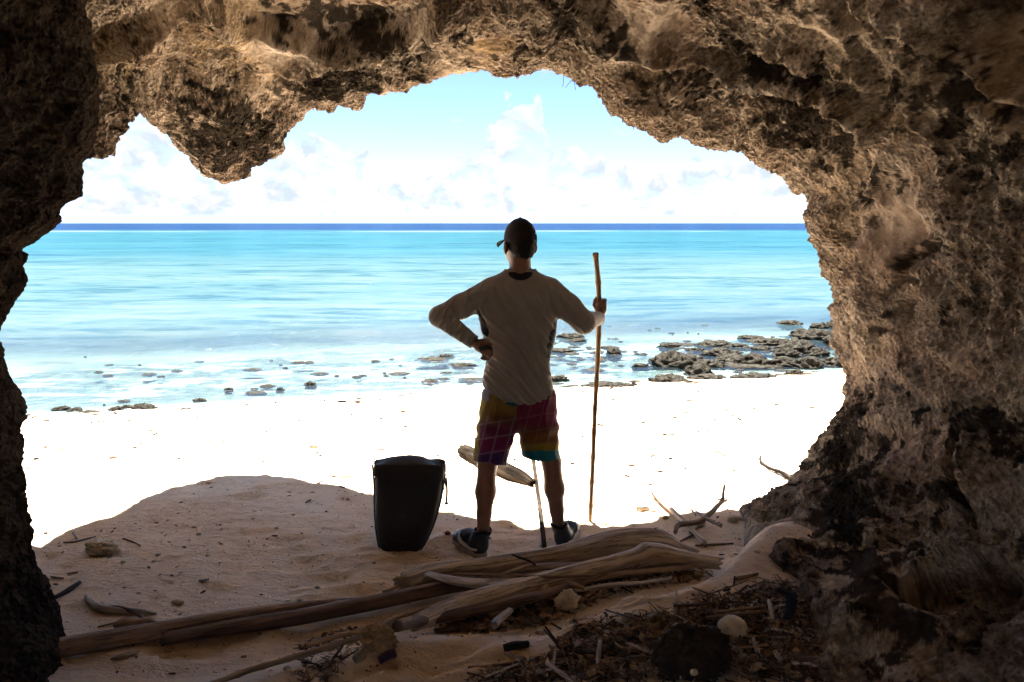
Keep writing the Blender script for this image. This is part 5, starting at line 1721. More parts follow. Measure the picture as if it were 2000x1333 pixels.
# dry rootlets hanging from the arch
for k, (pts_, Y) in enumerate([([(1100, 132), (1101, 152), (1099, 170)], 5.0), ([(1122, 152), (1112, 162), (1104, 172)], 5.0), ([(1120, 150), (1124, 176)], 5.0), ([(1243, 225), (1240, 242), (1236, 255)], 5.08), ([(1266, 236), (1259, 255)], 5.1)]):
    V, F, wc = tube([P(a, c, Y) for a, c in pts_], [0.0016] * len(pts_), 8, 5, 0.0, seed=k)
    obj('hanging_rootlet', V, F, W_BLACK, attrs={'wc': wc}, cat='root', group='rootlets under the arch',
        label=['thin straight rootlet hanging right of the arch crown', 'rootlet slanting left, right of the arch crown', 'rootlet slanting right, right of the arch crown', 'longer rootlet on the right shoulder of the arch', 'shorter rootlet on the right shoulder of the arch'][k])


# ---------------------------------------------------------------- black bag on the sand beside the person
def build_bag():
    M_BAG = simple('black_coated_canvas', (0.016, 0.016, 0.018), 0.62, 0.35, 0.35, 22.0, 0.35, 0.004)
    M_PANEL = simple('charcoal_front_panel', (0.024, 0.023, 0.024), 0.75, 0.25, 0.25, 26.0, 0.3, 0.003)
    M_BUCK = simple('black_plastic', (0.02, 0.02, 0.022), 0.35, 0.5)
    base = on_ground(782, 1081)
    Yf = base[1] + 0.02
    z0 = float(H(base[0], Yf + 0.08)) - 0.004
    out = [(1084, 742, 818), (1078, 738, 823), (1062, 734, 832), (1030, 730, 846), (990, 728, 858), (950, 727, 865), (930, 725.5, 868), (915, 724, 866)]
    zs = np.array([P(790, o[0], Yf)[2] for o in out])
    zs = (zs - zs[0]) / (zs[-1] - zs[0]) * (P(790, 914, Yf)[2] - z0) + z0
    xl = np.array([P(o[1], o[0], Yf)[0] for o in out])
    xr = np.array([P(o[2], o[0], Yf)[0] for o in out])
    dep = np.array([0.155, 0.172, 0.19, 0.21, 0.215, 0.20, 0.17, 0.13])
    # sides of the roll top: rise to an arched ridge
    ridge_px = np.array([(724, 912), (750, 899), (775, 892), (800, 889), (825, 892), (845, 904), (866, 922)], float)
    rx = np.array([P(a, c, Yf + 0.10)[0] for a, c in ridge_px])
    rz = np.array([P(a, c, Yf + 0.10)[2] for a, c in ridge_px])
    nr, na = 60, 96
    G = np.zeros((nr, na, 3))
    for i in range(nr):
        t = i / (nr - 1)
        for_j = np.linspace(0, 2 * math.pi, na, endpoint=False)
        if t < 0.8:
            z = zs[0] + (zs[-1] - zs[0]) * t / 0.8
            a_, c_, d_ = np.interp(z, zs, xl), np.interp(z, zs, xr), np.interp(z, zs, dep)
            k = 1.0
        else:
            z = zs[-1]
            a_, c_ = xl[-1], xr[-1]
            k = 1 - ((t - 0.8) / 0.2)
            d_ = 0.13 * (0.12 + 0.88 * k ** 0.7)
        cs, sn = np.cos(for_j), np.sin(for_j)
        p = 0.42
        x = (a_ + c_) / 2 + (c_ - a_) / 2 * np.sign(cs) * np.abs(cs) ** p
        y = Yf + 0.10 + d_ / 2 * np.sign(sn) * np.abs(sn) ** 0.55
        zz = np.full(na, z)
        if t >= 0.8:
            zz = z + (np.interp(x, rx, rz) - z) * (1 - k)
        lean = 0.02 * (z - z0)
        G[i] = np.stack([x, y + lean, zz], -1)
    N = grid_normals(G)
    ctr = G.mean(axis=(0, 1))
    if ((G - ctr) * N).sum() < 0:
        N = -N
    D = 0.006 * fbm(G * 7.0 + 3, 3) + 0.003 * np.sin(G[..., 2] * 60 + 5 * perlin(G * 8)) * sstep(G[..., 2], z0 + 0.34, z0 + 0.48)
    G = G + N * D[..., None]
    cap0 = G[0].mean(0) + np.array([0, 0, 0.002])
    V = np.concatenate([G.reshape(-1, 3), [cap0, G[-1].mean(0)]])
    F = []
    for i in range(nr - 1):
        for j in range(na):
            k = (j + 1) % na
            F.append((i * na + j, i * na + k, (i + 1) * na + k, (i + 1) * na + j))
    for j in range(na):
        k = (j + 1) % na
        F.append((len(V) - 2, k, j))
        F.append((len(V) - 1, (nr - 1) * na + j, (nr - 1) * na + k))
    bag = empty('backpack', (ctr[0], ctr[1], z0), 'black roll-top backpack standing upright on the sand left of the person', 'backpack')
    obj('bag_body', V, F, M_BAG, bag)
    # raised front panel with rounded corners and a seam round it
    face = G[:, int(na * 0.75) - 20:int(na * 0.75) + 21]

    def front(px, py, off):
        q = P(px, py, Yf)
        z = q[2]
        best = None
        i = int(np.clip(np.argmin(np.abs(G[:48, int(na * 0.75), 2] - z)), 0, 47))
        row = G[i]
        sel = row[:, 1] < row[:, 1].mean()
        xs2, ys2 = row[sel][:, 0], row[sel][:, 1]
        o = np.argsort(xs2)
        return np.array([q[0], np.interp(q[0], xs2[o], ys2[o]) - off, z])
    pn = []
    for v in np.linspace(0, 1, 26):
        py = 922 + (1072 - 922) * v
        l_ = np.interp(py, [922, 1000, 1050, 1072], [744, 743, 747, 754])
        r_ = np.interp(py, [922, 1000, 1050, 1072], [846, 838, 822, 808])
        for u in np.linspace(0, 1, 26):
            ed = min(u, 1 - u, v * 1.2, (1 - v) * 1.2)
            pn.append(front(l_ + (r_ - l_) * u, py, 0.007 * min(1.0, ed / 0.05) - 0.003))
    Fp = grid_faces(26, 26)
    panel = obj('front_panel', relax(np.array(pn), Fp, 2, 0.4), Fp, M_PANEL, bag, label='charcoal front panel')
    pt = [front(786 + dx * 13 - 6.5 + 1.5 * dy, 1001 + dy * 12, 0.009) for dy in np.linspace(0, 1, 4) for dx in np.linspace(0, 1, 4)]
    obj('logo_patch', np.array(pt), grid_faces(4, 4), simple('logo_patch', (0.006, 0.006, 0.007), 0.4, 0.5), panel, label='small square black patch')
    M_PRINT = simple('faded_grey_print', (0.05, 0.048, 0.046), 0.7, 0.2)
    pieces = [(757, 1050, 3, 5), (763, 1051, 4, 4), (770, 1053, 3, 5), (776, 1054, 4, 4), (782, 1055.5, 3, 4), (787, 1056, 4, 4.5), (793, 1057, 3, 4)]
    for (a, c, w_, h_) in pieces:
        q = [front(a + w_ * i, c + h_ * j, 0.0085) for j in (0, 1) for i in (0, 1)]
        obj('faded_print', np.array(q), [(0, 1, 3, 2)], M_PRINT, panel)
    # roll-top fold
    fo = []
    for px in np.linspace(735, 860, 30):
        z_ = np.interp(P(px, 910, Yf + 0.1)[0], rx, rz) - 0.05
        fo.append(np.array([P(px, 910, Yf + 0.1)[0], Yf + 0.045 + 0.012 * math.cos((px - 798) / 40), z_]))
    fo = np.array(fo)
    V, F, wc = tube(fo, [0.008] * 30, 60, 10, 0.1, seed=4.0, flat=1.6)
    obj('roll_top_fold', V, F, M_BAG, bag, attrs={'wc': wc})
    # edge seam
    for e, sgn in ((xl, -1), (xr, 1)):
        ed = [np.array([x + sgn * 0.001, Yf + 0.055, z]) for x, z in zip(e, zs)]
        V, F, wc = tube(ed, [0.005] * len(ed), 40, 8, 0.05, seed=6.0)
        obj('seam_piping', V, F, M_BAG, bag, attrs={'wc': wc})
    # side buckle and hanging strap at the right
    a = P(867, 926, Yf + 0.09)
    st_ = empty_part('side_strap', bag)
    path = [a + np.array([-0.01, 0, 0.005]), P(869, 934, Yf + 0.085), P(868.5, 944, Yf + 0.08)]
    V, F, wc = tube(path, [0.006] * 3, 10, 8, 0.0, flat=0.4)
    st_ = obj('side_strap', V, F, M_BAG, bag, attrs={'wc': wc})
    ring = [P(868.5 + 2.6 * math.cos(t), 938 + 4.2 * math.sin(t), Yf + 0.08) for t in np.linspace(0, 2 * math.pi, 16)]
    V, F, wc = tube(ring, [0.0032] * 16, 32, 6, 0.0)
    obj('buckle', V, F, M_BUCK, bag, attrs={'wc': wc})
    ring = [P(866.5 + 2.8 * math.cos(t) - 0.20 * (6.5 * math.sin(t)), 949.5 + 8.5 * math.sin(t), Yf + 0.078) for t in np.linspace(0, 2 * math.pi, 18)]
    V, F, wc = tube(ring, [0.0028] * 18, 36, 6, 0.0)
    obj('snap_hook', V, F, M_BUCK, bag, attrs={'wc': wc})
    dn = [P(871, 934, Yf + 0.08), P(872.5, 948, Yf + 0.078), P(873, 962, Yf + 0.078), P(872, 976, Yf + 0.078), P(871, 984, Yf + 0.078)]
    V, F, wc = tube(dn, [0.0062] * 5, 24, 6, 0.06, seed=8.0, flat=0.5)
    hs = obj('hanging_strap', V, F, M_BAG, bag, attrs={'wc': wc})
    V, F, wc = tube([P(867.5, 985, Yf + 0.078), P(872, 984, Yf + 0.078), P(878, 982, Yf + 0.078)], [0.007, 0.011, 0.005], 10, 6, 0.0, flat=0.6)
    obj('strap_end', V, F, M_BUCK, hs, attrs={'wc': wc})


def empty_part(name, parent):
    return None


build_bag()


# ---------------------------------------------------------------- stones, coral, shells
def stone_mesh(c, r, seed, nu=26, nv=16, rough=0.18, pit=0.0, squash=None, yaw=0.0):
    """lumpy stone, centre c, radii r"""
    a = np.linspace(0, 2 * np.pi, nu, endpoint=False)
    e = np.linspace(-np.pi / 2, np.pi / 2, nv)
    A, E = np.meshgrid(a, e, indexing='xy')
    D = np.stack([np.cos(E) * np.cos(A), np.cos(E) * np.sin(A), np.sin(E)], -1)
    f = 1 + rough * 1.7 * fbm(D * 1.7 + seed * 5.3, 3) + rough * 0.5 * perlin(D * 6 + seed)
    if pit:
        f = f + pit * (worley(D * 3.2 + seed * 2.1) - 0.55) + pit * 0.5 * (worley(D * 7.0 + seed) - 0.5)
    Q = D * f[..., None] * np.asarray(r, float)
    cy_, sy_ = math.cos(yaw), math.sin(yaw)
    Q = np.stack([Q[..., 0] * cy_ - Q[..., 1] * sy_, Q[..., 0] * sy_ + Q[..., 1] * cy_, Q[..., 2]], -1) + np.asarray(c)
    idx = np.arange(nu * nv).reshape(nv, nu)
    nx = np.roll(idx, -1, 1)
    F = np.stack([idx[:-1], nx[:-1], nx[1:], idx[1:]], -1).reshape(-1, 4)
    return Q.reshape(-1, 3), F


M_REEF = simple('reef_limestone', (0.044, 0.040, 0.033), 0.95, 0.03, 0.6, 14.0, 1.0, 0.04, tint=(0.010, 0.009, 0.007))
M_CORAL = simple('bleached_coral', (0.62, 0.54, 0.42), 0.9, 0.15, 0.3, 30.0, 0.7, 0.006)
M_STONE = simple('grey_beach_stone', (0.34, 0.29, 0.23), 0.85, 0.2, 0.35, 25.0, 0.5, 0.005)
M_DKROCK = simple('dark_boulder', (0.045, 0.035, 0.030), 0.9, 0.2, 0.5, 14.0, 0.9, 0.012)
M_SHELL = simple('white_shell', (0.74, 0.68, 0.58), 0.45, 0.4, 0.2, 40.0, 0.2, 0.002)
M_CLUMP = simple('sandy_clump', (0.46, 0.32, 0.19), 0.95, 0.1, 0.45, 45.0, 1.0, 0.012)
M_RUBBER = simple('black_rubber', (0.015, 0.015, 0.016), 0.95, 0.1)
M_PURPLE = simple('dark_purple_plastic', (0.03, 0.012, 0.05), 0.35, 0.5)
M_RED = simple('red_brown_nut', (0.16, 0.035, 0.03), 0.6, 0.3)
M_LEAF = simple('dry_orange_leaf', (0.42, 0.15, 0.045), 0.8, 0.2, 0.5, 60.0, 0.3, 0.002)


def stone(name, px, py, rpx, m, label, cat='stone', hr=0.62, dr=0.8, sink=0.25, seed=None, group=None, rough=0.18, pit=0.0, lift=0.0, yaw=0.0, nu=26, nv=16):
    _seed[0] += 0.83
    p = on_ground(px, py, lift)
    _, _, dep = project(p)
    r = rpx * dep / FPX
    c = p + np.array([0, r * dr * 0.3, r * hr * (1 - 2 * sink)])
    V, F = stone_mesh(c, (r, r * dr, r * hr), _seed[0] if seed is None else seed, nu, nv, rough, pit, yaw=yaw)
    return obj(name, V, F, m, label=label, cat=cat, group=group)


stone('boulder', 1350, 1320, 74, M_DKROCK, 'large dark boulder in the litter at the bottom edge', 'rock', 0.75, 0.6, 0.15, rough=0.22, pit=0.22, nu=70, nv=44)
stone('round_coral', 1432, 1248, 29, M_CORAL, 'round domed coral lying in the litter right of the dark boulder', 'coral', 0.85, 0.9, 0.15, rough=0.05, pit=0.06, nu=44, nv=28)
stone('coral_stone', 1108, 1196, 26, M_CORAL, 'whitish lump of coral stone on the sand crest in front of the hollow', 'stone', 0.85, 0.7, 0.1, rough=0.3, pit=0.12, nu=36, nv=24, yaw=0.4)
stone('coral_stone', 1136, 1190, 8, M_CORAL, 'small white stone touching the right side of the whitish coral lump', 'stone', 0.9)
stone('crumpled_lump', 196, 1084, 30, M_CORAL, 'crumpled pale lump on the sand near the left rock', 'lump', 0.45, 0.6, 0.1, rough=0.5, pit=0.25, nu=44, nv=24)
stone('coral_stone', 347, 1180, 13, M_CORAL, 'small oblong white stone right of the forked branch', 'stone', 0.4, 0.5, 0.2)
stone('sand_clump', 738, 1268, 36, M_CLUMP, 'rough brown clump of roots and sand on the near bank', 'clump', 0.75, 0.7, 0.2, rough=0.25, pit=0.25, nu=60, nv=36)
stone('grey_stone', 702, 1290, 15, M_STONE, 'smooth dark grey stone at the foot of the brown clump', 'stone', 0.7, 0.8, 0.25, yaw=0.7)
stone('grey_stone', 1256, 998, 14, M_STONE, 'grey stone lying on the edge of the shade right of the walking stick', 'stone', 0.55, 0.7, 0.15, rough=0.3)
stone('grey_stone', 1276, 1000, 7, M_STONE, 'small stone at the right end of the grey stone on the shade edge', 'stone', 0.6)
stone('coral_stone', 1432, 1021, 11, M_CORAL, 'rounded white stone in the shade between the root branch and the right rock', 'stone', 0.8, 0.8, 0.15)
stone('coral_stone', 1446, 1016, 9, M_CORAL, 'paler stone just behind the rounded white one', 'stone', 0.6)
stone('white_shell', 1178, 1023, 12, M_SHELL, 'round white shell half sunk beside the foot of the walking stick', 'shell', 0.5, 0.8, 0.3, rough=0.06)
stone('red_nut', 874, 1045, 6, M_RED, 'small red-brown nut on the sand between backpack and left shoe', 'nut', 0.8, 0.8, 0.2, rough=0.05)
stone('grey_stone', 1342, 1222, 11, M_STONE, 'flat grey pebble above the dark boulder', 'stone', 0.8)
stone('coral_stone', 1226, 1216, 11, M_CORAL, 'pale broken coral in the litter below the sand crest', 'coral', 0.6, 0.7, 0.1, rough=0.4, pit=0.2)
stone('coral_stone', 1062, 1240, 15, M_CORAL, 'low yellowish coral crust on the crest left of the whitish stone', 'coral', 0.4, 0.5, 0.2, rough=0.3)
stone('coral_stone', 1612, 1262, 22, M_CLUMP, 'tan stone against the foot of the right wall', 'stone', 0.6, 0.7, 0.2, rough=0.3)
stone('coral_stone', 1570, 1185, 10, M_CORAL, 'tan pebble right of the black rubber strip', 'stone', 0.8)
stone('coral_stone', 1356, 1318, 8, M_CORAL, 'ochre pebble resting against the dark boulder', 'stone', 0.8, lift=0.12)
stone('white_shell', 1113, 1300, 10, M_SHELL, 'square white shell fragment in the litter near the bottom edge', 'shell', 0.9, 0.7, 0.1, rough=0.2)
stone('white_shell', 1570, 1290, 9, M_SHELL, 'white shell above the half-buried dark log', 'shell', 0.6)
PEB = [(300, 1098, 4, 'just right of the crumpled pale lump'), (308, 1086, 5, 'a hand right of the crumpled pale lump'), (240, 1100, 5, 'below the right end of the crumpled pale lump'), (405, 1087, 4, 'in the open sand right of the crumpled pale lump'),
       (620, 1150, 5, 'on the sand above the dark pole\'s middle'), (585, 1174, 5, 'just behind the dark pole'), (540, 1033, 4, 'in the shade bulge left of the backpack'), (388, 1045, 5, 'at the left part of the shade bulge'),
       (940, 1098, 4, 'behind the person\'s left heel'), (830, 1050, 6, 'touching the right side of the backpack'), (560, 1310, 8, 'beside the long jointed cane near the bottom edge'), (640, 1300, 6, 'between the long cane and the dark grey stone'),
       (1190, 1315, 6, 'at the bottom of the litter left of the boulder'), (1268, 1262, 5, 'in the litter at the boulder\'s left shoulder'), (1660, 1290, 7, 'against the right wall above the buried log'), (1480, 1080, 6, 'high on the pale sand slope'), (1120, 1265, 4, 'in the litter below the whitish coral stone')]
for (px, py, r, wh) in PEB:
    stone('pebble', px, py, r, M_CORAL, 'small pale pebble ' + wh, 'pebble', 0.6, 0.8, 0.2, group='pale pebbles on the shaded sand')
# sunlit beach
stone('cuttlebone', 665, 932, 26, M_SHELL, 'pale boat-shaped cuttlebone in the sun above the backpack\'s left', 'cuttlebone', 0.28, 0.35, 0.1, rough=0.05)
stone('grey_stone', 612, 876, 9, M_STONE, 'dark pointed shell on the bright sand at the left', 'shell', 0.5, 0.6, 0.1, rough=0.3)
stone('husk_piece', 1300, 1014, 6, M_CLUMP, 'small brown husk piece beside the long grey stick', 'husk', 0.7)
stone('husk_piece', 1284, 978, 7, M_CLUMP, 'tan husk piece in the sun beside the long grey stick', 'husk', 0.7, rough=0.4)
for k, (px, py, r) in enumerate(sorted([(1412, 884, 5), (1219, 889, 6), (1262, 816, 5), (1311, 816, 5), (1413, 816, 5), (1301, 862, 6), (1355, 865, 4), (407, 945, 6), (318, 906, 5), (610, 963, 5), (1376, 965, 5), (905, 888, 5), (270, 970, 6)])):
    stone('dry_leaf', px, py, r, M_LEAF, 'small dry orange leaf on the beach, %s from the left of its kind' % ORD[k], 'leaf', 0.18, 0.7, 0.1, rough=0.3, group='dry orange leaves on the beach', nu=14, nv=8)
for k, (px, py, r) in enumerate(sorted([(1400, 906, 9), (1205, 823, 6), (1291, 880, 7), (1250, 890, 6), (1445, 846, 6), (870, 865, 6), (1420, 795, 6), (1600, 800, 6)])):
    stone('leaf_litter', px, py, r, M_STONE, 'flat tan leaf on the sunny sand, %s from the left of its kind' % ORD[k], 'leaf', 0.2, 0.6, 0.1, rough=0.25, group='tan leaves on the sunny sand', nu=14, nv=8)
# rubber strip and purple tube
C_, R_ = log_pts([(1520, 1150, 8), (1540, 1162, 10), (1545, 1186, 10), (1536, 1208, 7)], 0.05)
V, F, wc = tube(C_, R_, 30, 12, 0.05, flat=0.4)
obj('rubber_strip', V, F, M_RUBBER, label='curved black rubber strip on the litter below the right wall', cat='rubber', attrs={'wc': wc})
C_, R_ = log_pts([(740, 1291, 9), (756, 1281, 10), (772, 1275, 10)], 0.0)
V, F, wc = tube(C_, R_, 16, 16, 0.04, flat=0.8)
obj('plastic_tube', V, F, M_PURPLE, label='short dark purple tube in front of the brown clump', cat='tube', attrs={'wc': wc})

# ---------------------------------------------------------------- reef rocks in the shallows
REEF = [(1287, 707, 30, 10), (1313, 716, 62, 28), (1352, 719, 62, 24), (1401, 718, 32, 14), (1368, 732, 46, 20), (1388, 744, 62, 12), (1312, 750, 62, 15), (1349, 757, 22, 7), (1414, 696, 58, 15), (1436, 706, 56, 14),
        (1469, 714, 62, 22), (1492, 716, 34, 16), (1401, 676, 56, 12), (1443, 679, 40, 9), (1489, 683, 36, 9), (1469, 663, 42, 9), (1518, 675, 62, 15), (1560, 690, 68, 26), (1541, 698, 44, 18), (1602, 696, 36, 15), (1541, 716, 58, 18),
        (1583, 719, 48, 22), (1557, 735, 34, 11), (1654, 716, 58, 20), (1628, 708, 42, 10), (1602, 664, 68, 22), (1641, 674, 52, 18), (1576, 658, 46, 15), (1604, 642, 32, 11), (1641, 642, 42, 18), (1650, 655, 40, 9), (1547, 635, 38, 11),
        (1661, 690, 24, 14), (1482, 744, 62, 11), (1440, 744, 24, 9), (1200, 692, 24, 13), (1253, 717, 28, 9), (1310, 679, 34, 10), (1359, 685, 28, 7), (1115, 661, 46, 11), (1128, 668, 30, 8), (1096, 688, 48, 9), (1092, 744, 34, 12),
        (1180, 763, 60, 9), (1215, 764, 40, 9), (1238, 760, 11, 9), (115, 801, 30, 8), (142, 803, 24, 6), (276, 802, 40, 13), (224, 802, 26, 9), (445, 762, 15, 7), (604, 752, 20, 8), (546, 762, 14, 6), (388, 784, 22, 7), (245, 797, 20, 6), (905, 716, 40, 7), (870, 697, 26, 6)]
SMALL = {}


def reef_zone(px, py):
    for lim, z in ((300, 'at the waterline beside the left rock'), (700, 'in the shallows left of the backpack'), (950, 'seen left of the person\'s elbow'), (1140, 'just right of the person\'s waist'), (1270, 'around the walking stick')):
        if px < lim:
            return z
    return 'in the row nearest the beach' if py > 700 else ('in the middle rows of the rock field' if py > 668 else 'in the far row of the rock field')


for k, (px, py, w_, h_) in sorted(enumerate(REEF), key=lambda q: q[1][0]):
    d_ = ray(px, py)
    t = (WATER_Z - CAM_Z) / d_[2]
    x_, y_ = d_[0] * t, d_[1] * t
    zb = max(WATER_Z, float(H0(x_, y_))) - 0.02
    dep = project(np.array([x_, y_, zb]))[2]
    rx_, hz_ = w_ * 0.58 * dep / FPX, h_ * 1.15 * dep / FPX
    ry_ = rx_ * 0.75
    hz_ = max(min(hz_, 0.55) - 0.18 * ry_, 0.05)
    V, F = stone_mesh((x_, y_ + ry_ * 0.7, zb), (rx_ * 1.05, ry_, hz_ * 0.95), 3.0 + k * 1.7, 44 if w_ > 25 else 26, 28 if w_ > 25 else 16, 0.26, 0.55)
    if px > 1450 and w_ > 50:
        lab = {1469: 'broad grey reef rock near the beach, right of the biggest cluster', 1518: 'long jagged reef rock behind the middle of the rock field', 1560: 'tallest dark reef rock in the right part of the shallows',
               1541: 'low grey reef rock at the water\'s edge on the right', 1654: 'grey reef rock touching the edge of the right cave wall', 1602: 'wide far reef rock at the right, beyond the others', 1641: 'reef rock just left of the cave wall in the far row',
               1482: 'low pale rubble rock on the wet sand at the right'}.get(px)
    elif w_ > 55:
        lab = {1313: 'large pitted reef rock at the left of the biggest cluster', 1352: 'large reef rock in the middle of the biggest cluster', 1388: 'flat reef rock at the beach side of the biggest cluster', 1312: 'dark slab of reef at the very edge of the sand',
               1414: 'jagged reef rock just behind the biggest cluster', 1436: 'flat reef rock right behind the biggest cluster', 1401: 'narrow reef rock in the second row out', 1180: 'low line of reef rock at the waterline beside the walking stick'}.get(px)
    else:
        lab = None
    if lab is None:
        z_ = reef_zone(px, py)
        SMALL[z_] = SMALL.get(z_, 0) + 1
    obj('reef_rock', V, F, M_REEF, label=lab or 'smaller grey reef rock, %s from the left %s' % (ORD[SMALL[z_] - 1], z_), cat='rock', group='reef rocks in the shallows')


# broken reef rubble and weed along the shallows, too small to tell apart
def build_rubble():
    rng = np.random.RandomState(21)
    parts = []
    while len(parts) < 260:
        x_ = rng.uniform(-8, 8)
        off = abs(rng.normal(0, 3.2)) - 0.25
        y_ = float(yw(x_)) + off
        if x_ < 0.5 and rng.rand() < 0.7:
            continue
        if off > 7 or perlin(np.array([[x_ * 0.5, y_ * 0.9, 3.0]]))[0] < -0.05 + 0.05 * rng.rand():
            continue
        zb = max(WATER_Z, float(H0(x_, y_)))
        r_ = float(np.exp(rng.normal(math.log(0.05), 0.6)))
        parts.append(stone_mesh((x_, y_, zb - 0.012), (r_ * 1.5, r_, 0.018 + 0.16 * r_ * rng.rand()), rng.rand() * 90, 14, 8, 0.3, 0.4))
    V, F = join(parts)
    obj('reef_rubble', V, F, M_REEF, label='broken line of reef rubble and weed along the edge of the shallows', cat='rubble', kind='stuff', origin=(0, 10, -0.7))


build_rubble()

# ---------------------------------------------------------------- litter that nobody could count
def ground_many(px, py, lift=0.0):
    d = np.stack([(px - CX) / FPX, cp + (CY - py) / FPX * sp, (CY - py) / FPX * cp - sp], -1)
    z = np.zeros(len(px))
    for _ in range(14):
        t = (z + lift - CAM_Z) / d[:, 2]
        z = 0.5 * z + 0.5 * H(d[:, 0] * t, d[:, 1] * t)
    t = (z + lift - CAM_Z) / d[:, 2]
    return d * t[:, None] + np.array([0, 0, CAM_Z])


def in_poly(px, py, poly):
    ins = np.zeros(px.shape, bool)
    n = len(poly)
    j = n - 1
    for i in range(n):
        xi, yi = poly[i]
        xj, yj = poly[j]
        c = ((yi > py) != (yj > py)) & (px < (xj - xi) * (py - yi) / (yj - yi + 1e-9) + xi)
        ins ^= c
        j = i
    return ins


def litter_mat(name):
    m, b = mat(name)
    c = b.attr('col', 0)
    tc = b.n('ShaderNodeTexCoord')
    n = b.noise(tc.outputs['Object'], 90.0, 3.0, 0.6)
    c = b.mix(b.sm(n, 0.6, 0.35, 0, 0.5), c, (0.03, 0.02, 0.015))
    bs = b.n('ShaderNodeBsdfPrincipled', {'Base Color': c, 'Roughness': 0.9, 'Specular IOR Level': 0.04})
    b.n('ShaderNodeOutputMaterial', {0: bs.outputs[0]})
    return m


M_LIT = litter_mat('dry_litter')


def chips(rng, pts, length, width, thick, cols, tilt=0.35, bend=0.0, seg=5):
    """many little sticks / flakes: each a bent bar with a 4-sided section"""
    n = len(pts)
    yaw = rng.uniform(0, 2 * np.pi, n)
    pit = rng.normal(0, tilt, n)
    d = np.stack([np.cos(yaw) * np.cos(pit), np.sin(yaw) * np.cos(pit), np.sin(pit)], -1)
    sd_ = np.stack([-np.sin(yaw), np.cos(yaw), np.zeros(n)], -1)
    rl = rng.normal(0, 0.5, n)
    up_ = np.cross(d, sd_)
    sd2 = sd_ * np.cos(rl)[:, None] + up_ * np.sin(rl)[:, None]
    up2 = np.cross(d, sd2)
    ts = np.linspace(-0.5, 0.5, 3)
    bb = rng.normal(0, bend, n)
    rings = []
    for t in ts:
        w_ = (1.0 if t == 0 else 0.75)
        c = pts + d * (length * t)[:, None] + (sd2 + 0.5 * up2) * (bb * length * (0.25 - t * t))[:, None]
        for (a, e) in ((1, 0), (0, 1), (-1, 0), (0, -1)):
            rings.append(c + sd2 * (width * 0.5 * a * w_)[:, None] + up2 * (thick * 0.5 * e * w_)[:, None])
    V = np.stack(rings, 1)                       # n,12,3
    f = []
    for k in (0, 4):
        for i in range(4):
            j = (i + 1) % 4
            f.append((k + i, k + j, k + 4 + j, k + 4 + i))
    f += [(3, 2, 1, 0), (8, 9, 10, 11)]
    f = np.array(f)
    F = (f[None] + (np.arange(n) * 12)[:, None, None]).reshape(-1, 4)
    ci = rng.randint(0, len(cols), n)
    col = np.asarray(cols, float)[ci] * rng.uniform(0.7, 1.25, (n, 1))
    return V.reshape(-1, 3), F, np.repeat(col, 12, 0)


def scatter_poly(rng, poly, n):
    pa = np.array(poly)
    out = []
    while len(out) < n:
        q = rng.rand(n * 3, 2) * (pa.max(0) - pa.min(0)) + pa.min(0)
        q = q[in_poly(q[:, 0], q[:, 1], poly)]
        out.extend(q.tolist())
    return np.array(out[:n])


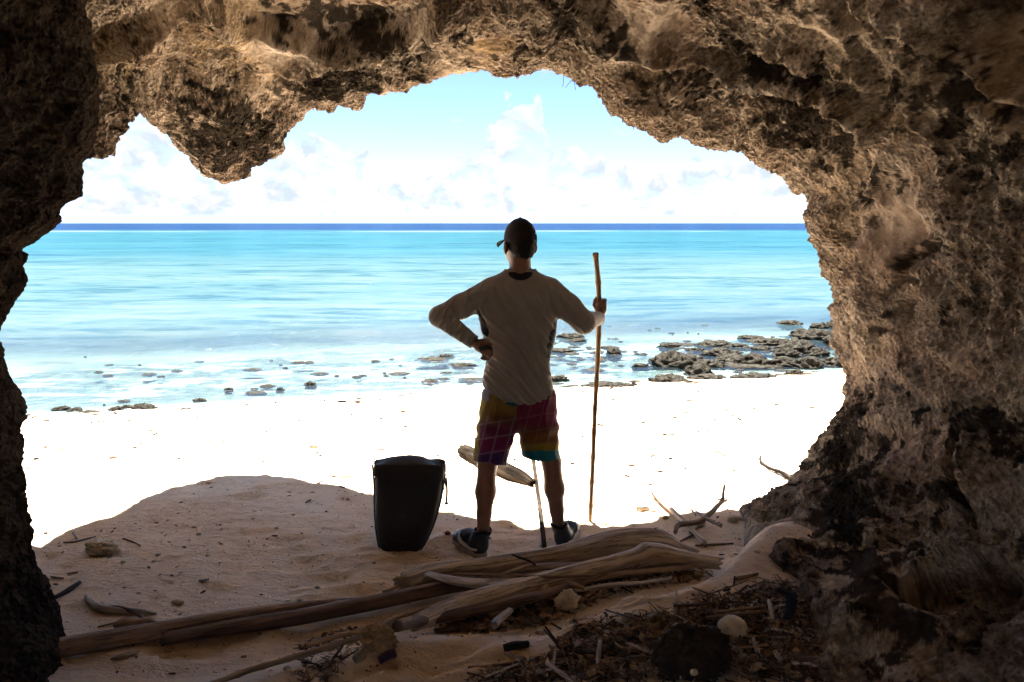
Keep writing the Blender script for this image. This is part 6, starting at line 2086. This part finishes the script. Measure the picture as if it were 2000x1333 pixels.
def build_litter():
    rng = np.random.RandomState(11)
    wood_c = [(0.28, 0.215, 0.16), (0.17, 0.125, 0.095), (0.44, 0.36, 0.28), (0.10, 0.08, 0.065), (0.07, 0.058, 0.05), (0.54, 0.49, 0.43), (0.24, 0.165, 0.11)]
    leaf_c = [(0.20, 0.11, 0.06), (0.28, 0.18, 0.10), (0.12, 0.075, 0.05), (0.08, 0.06, 0.05), (0.40, 0.31, 0.22)]
    A = [(1075, 1290), (1110, 1225), (1165, 1204), (1240, 1208), (1300, 1198), (1400, 1170), (1450, 1150), (1520, 1135), (1590, 1180), (1640, 1250), (1730, 1333), (900, 1333), (1000, 1305)]
    B = [(840, 1222), (930, 1200), (1050, 1165), (1150, 1138), (1330, 1112), (1400, 1116), (1330, 1142), (1240, 1152), (1130, 1192), (1050, 1228), (900, 1238)]
    C = [(580, 1262), (660, 1232), (720, 1222), (770, 1235), (690, 1280), (640, 1330), (560, 1330), (590, 1290)]
    sets = []
    for poly, n, lf, h_ in ((A, 3600, 900, 0.035), (B, 1200, 350, 0.03), (C, 260, 60, 0.006)):
        q = scatter_poly(rng, poly, n)
        nz = fbm(np.stack([q[:, 0] / 60, q[:, 1] / 40, 0 * q[:, 0]], -1), 3)
        q = q[rng.rand(len(q)) < np.clip(0.75 + 1.6 * nz, 0.08, 1)]
        p = ground_many(q[:, 0], q[:, 1]) + np.array([0, 0, 1.0]) * (rng.rand(len(q)) * h_)[:, None]
        ln = np.exp(rng.normal(math.log(0.045), 0.55, len(p)))
        wd = np.clip(ln * rng.uniform(0.06, 0.14, len(p)), 0.002, 0.011)
        sets.append(chips(rng, p, ln, wd, wd * 0.8, wood_c, 0.28, 0.5))
        q = scatter_poly(rng, poly, lf)
        p = ground_many(q[:, 0], q[:, 1]) + np.array([0, 0, 1.0]) * (rng.rand(len(q)) * h_)[:, None]
        ln = rng.uniform(0.02, 0.06, len(p))
        sets.append(chips(rng, p, ln, ln * rng.uniform(0.35, 0.6, len(p)), ln * 0.05, leaf_c, 0.4, 0.6))
    V, F = join([(a, c) for a, c, _ in sets])
    obj('twig_litter', V, F, M_LIT, label='mat of dry twigs, bark bits and leaves in front of the right wall', cat='litter', kind='stuff', smooth=False,
        attrs={'col': np.concatenate([c for _, _, c in sets])}, origin=(0, 0, 0))

    # grit, shell bits and scraps strewn over the open beach
    sets = []
    spk_c = [(0.05, 0.04, 0.03), (0.02, 0.016, 0.013), (0.08, 0.06, 0.045), (0.12, 0.10, 0.075), (0.16, 0.06, 0.02), (0.04, 0.035, 0.03)]
    n = 9000
    x = rng.uniform(-6.5, 6.5, n)
    y = 2.6 + (11.5 - 2.6) * rng.rand(n) ** 0.85
    y = np.where(rng.rand(n) < 0.16, yw(x) - np.abs(rng.normal(0, 0.55, n)), y)
    dn = fbm(np.stack([x * 0.9, y * 1.7, 0 * x], -1) + 4, 3)
    keep = (rng.rand(n) < np.clip(0.5 + 1.8 * dn, 0.05, 1)) & (y < yw(x) + 0.1)
    x, y = x[keep], y[keep]
    p = np.stack([x, y, H(x, y) + 0.006], -1)
    ln = np.exp(rng.normal(math.log(0.015), 0.5, len(p))) * (0.30 + 0.14 * y)
    sets.append(chips(rng, p, ln, ln * rng.uniform(0.2, 0.7, len(p)), ln * 0.22, spk_c, 0.12, 0.3))
    n = 1100
    x = rng.uniform(-6.0, 6.0, n)
    y = rng.uniform(4.9, 11.5, n)
    dn = fbm(np.stack([x * 0.8, y * 1.9, 0 * x], -1) + 14, 3)
    keep = (rng.rand(n) < np.clip(0.5 + 1.8 * dn, 0.08, 1)) & (y < yw(x) - 0.05)
    x, y = x[keep], y[keep]
    p = np.stack([x, y, H(x, y) + 0.008], -1)
    ln = np.exp(rng.normal(math.log(0.030), 0.45, len(p))) * (0.5 + 0.08 * y)
    sets.append(chips(rng, p, ln, ln * rng.uniform(0.2, 0.5, len(p)), ln * 0.32, [(0.03, 0.025, 0.02), (0.015, 0.012, 0.01), (0.05, 0.042, 0.035), (0.07, 0.03, 0.012)], 0.2, 0.3))
    n = 900
    x = rng.uniform(-2.6, 1.8, n)
    y = rng.uniform(2.4, 4.8, n)
    p = np.stack([x, y, H(x, y) + 0.002], -1)
    ln = np.exp(rng.normal(math.log(0.009), 0.5, n))
    sets.append(chips(rng, p, ln, ln * rng.uniform(0.3, 0.8, n), ln * 0.4, [(0.70, 0.64, 0.55), (0.10, 0.07, 0.05), (0.62, 0.55, 0.46), (0.16, 0.10, 0.07)], 0.15, 0.2))
    V, F = join([(a, c) for a, c, _ in sets])
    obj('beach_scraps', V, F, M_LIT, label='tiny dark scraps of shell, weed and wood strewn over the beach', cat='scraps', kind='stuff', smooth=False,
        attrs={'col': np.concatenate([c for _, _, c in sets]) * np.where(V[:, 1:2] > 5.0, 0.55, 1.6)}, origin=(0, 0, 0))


build_litter()
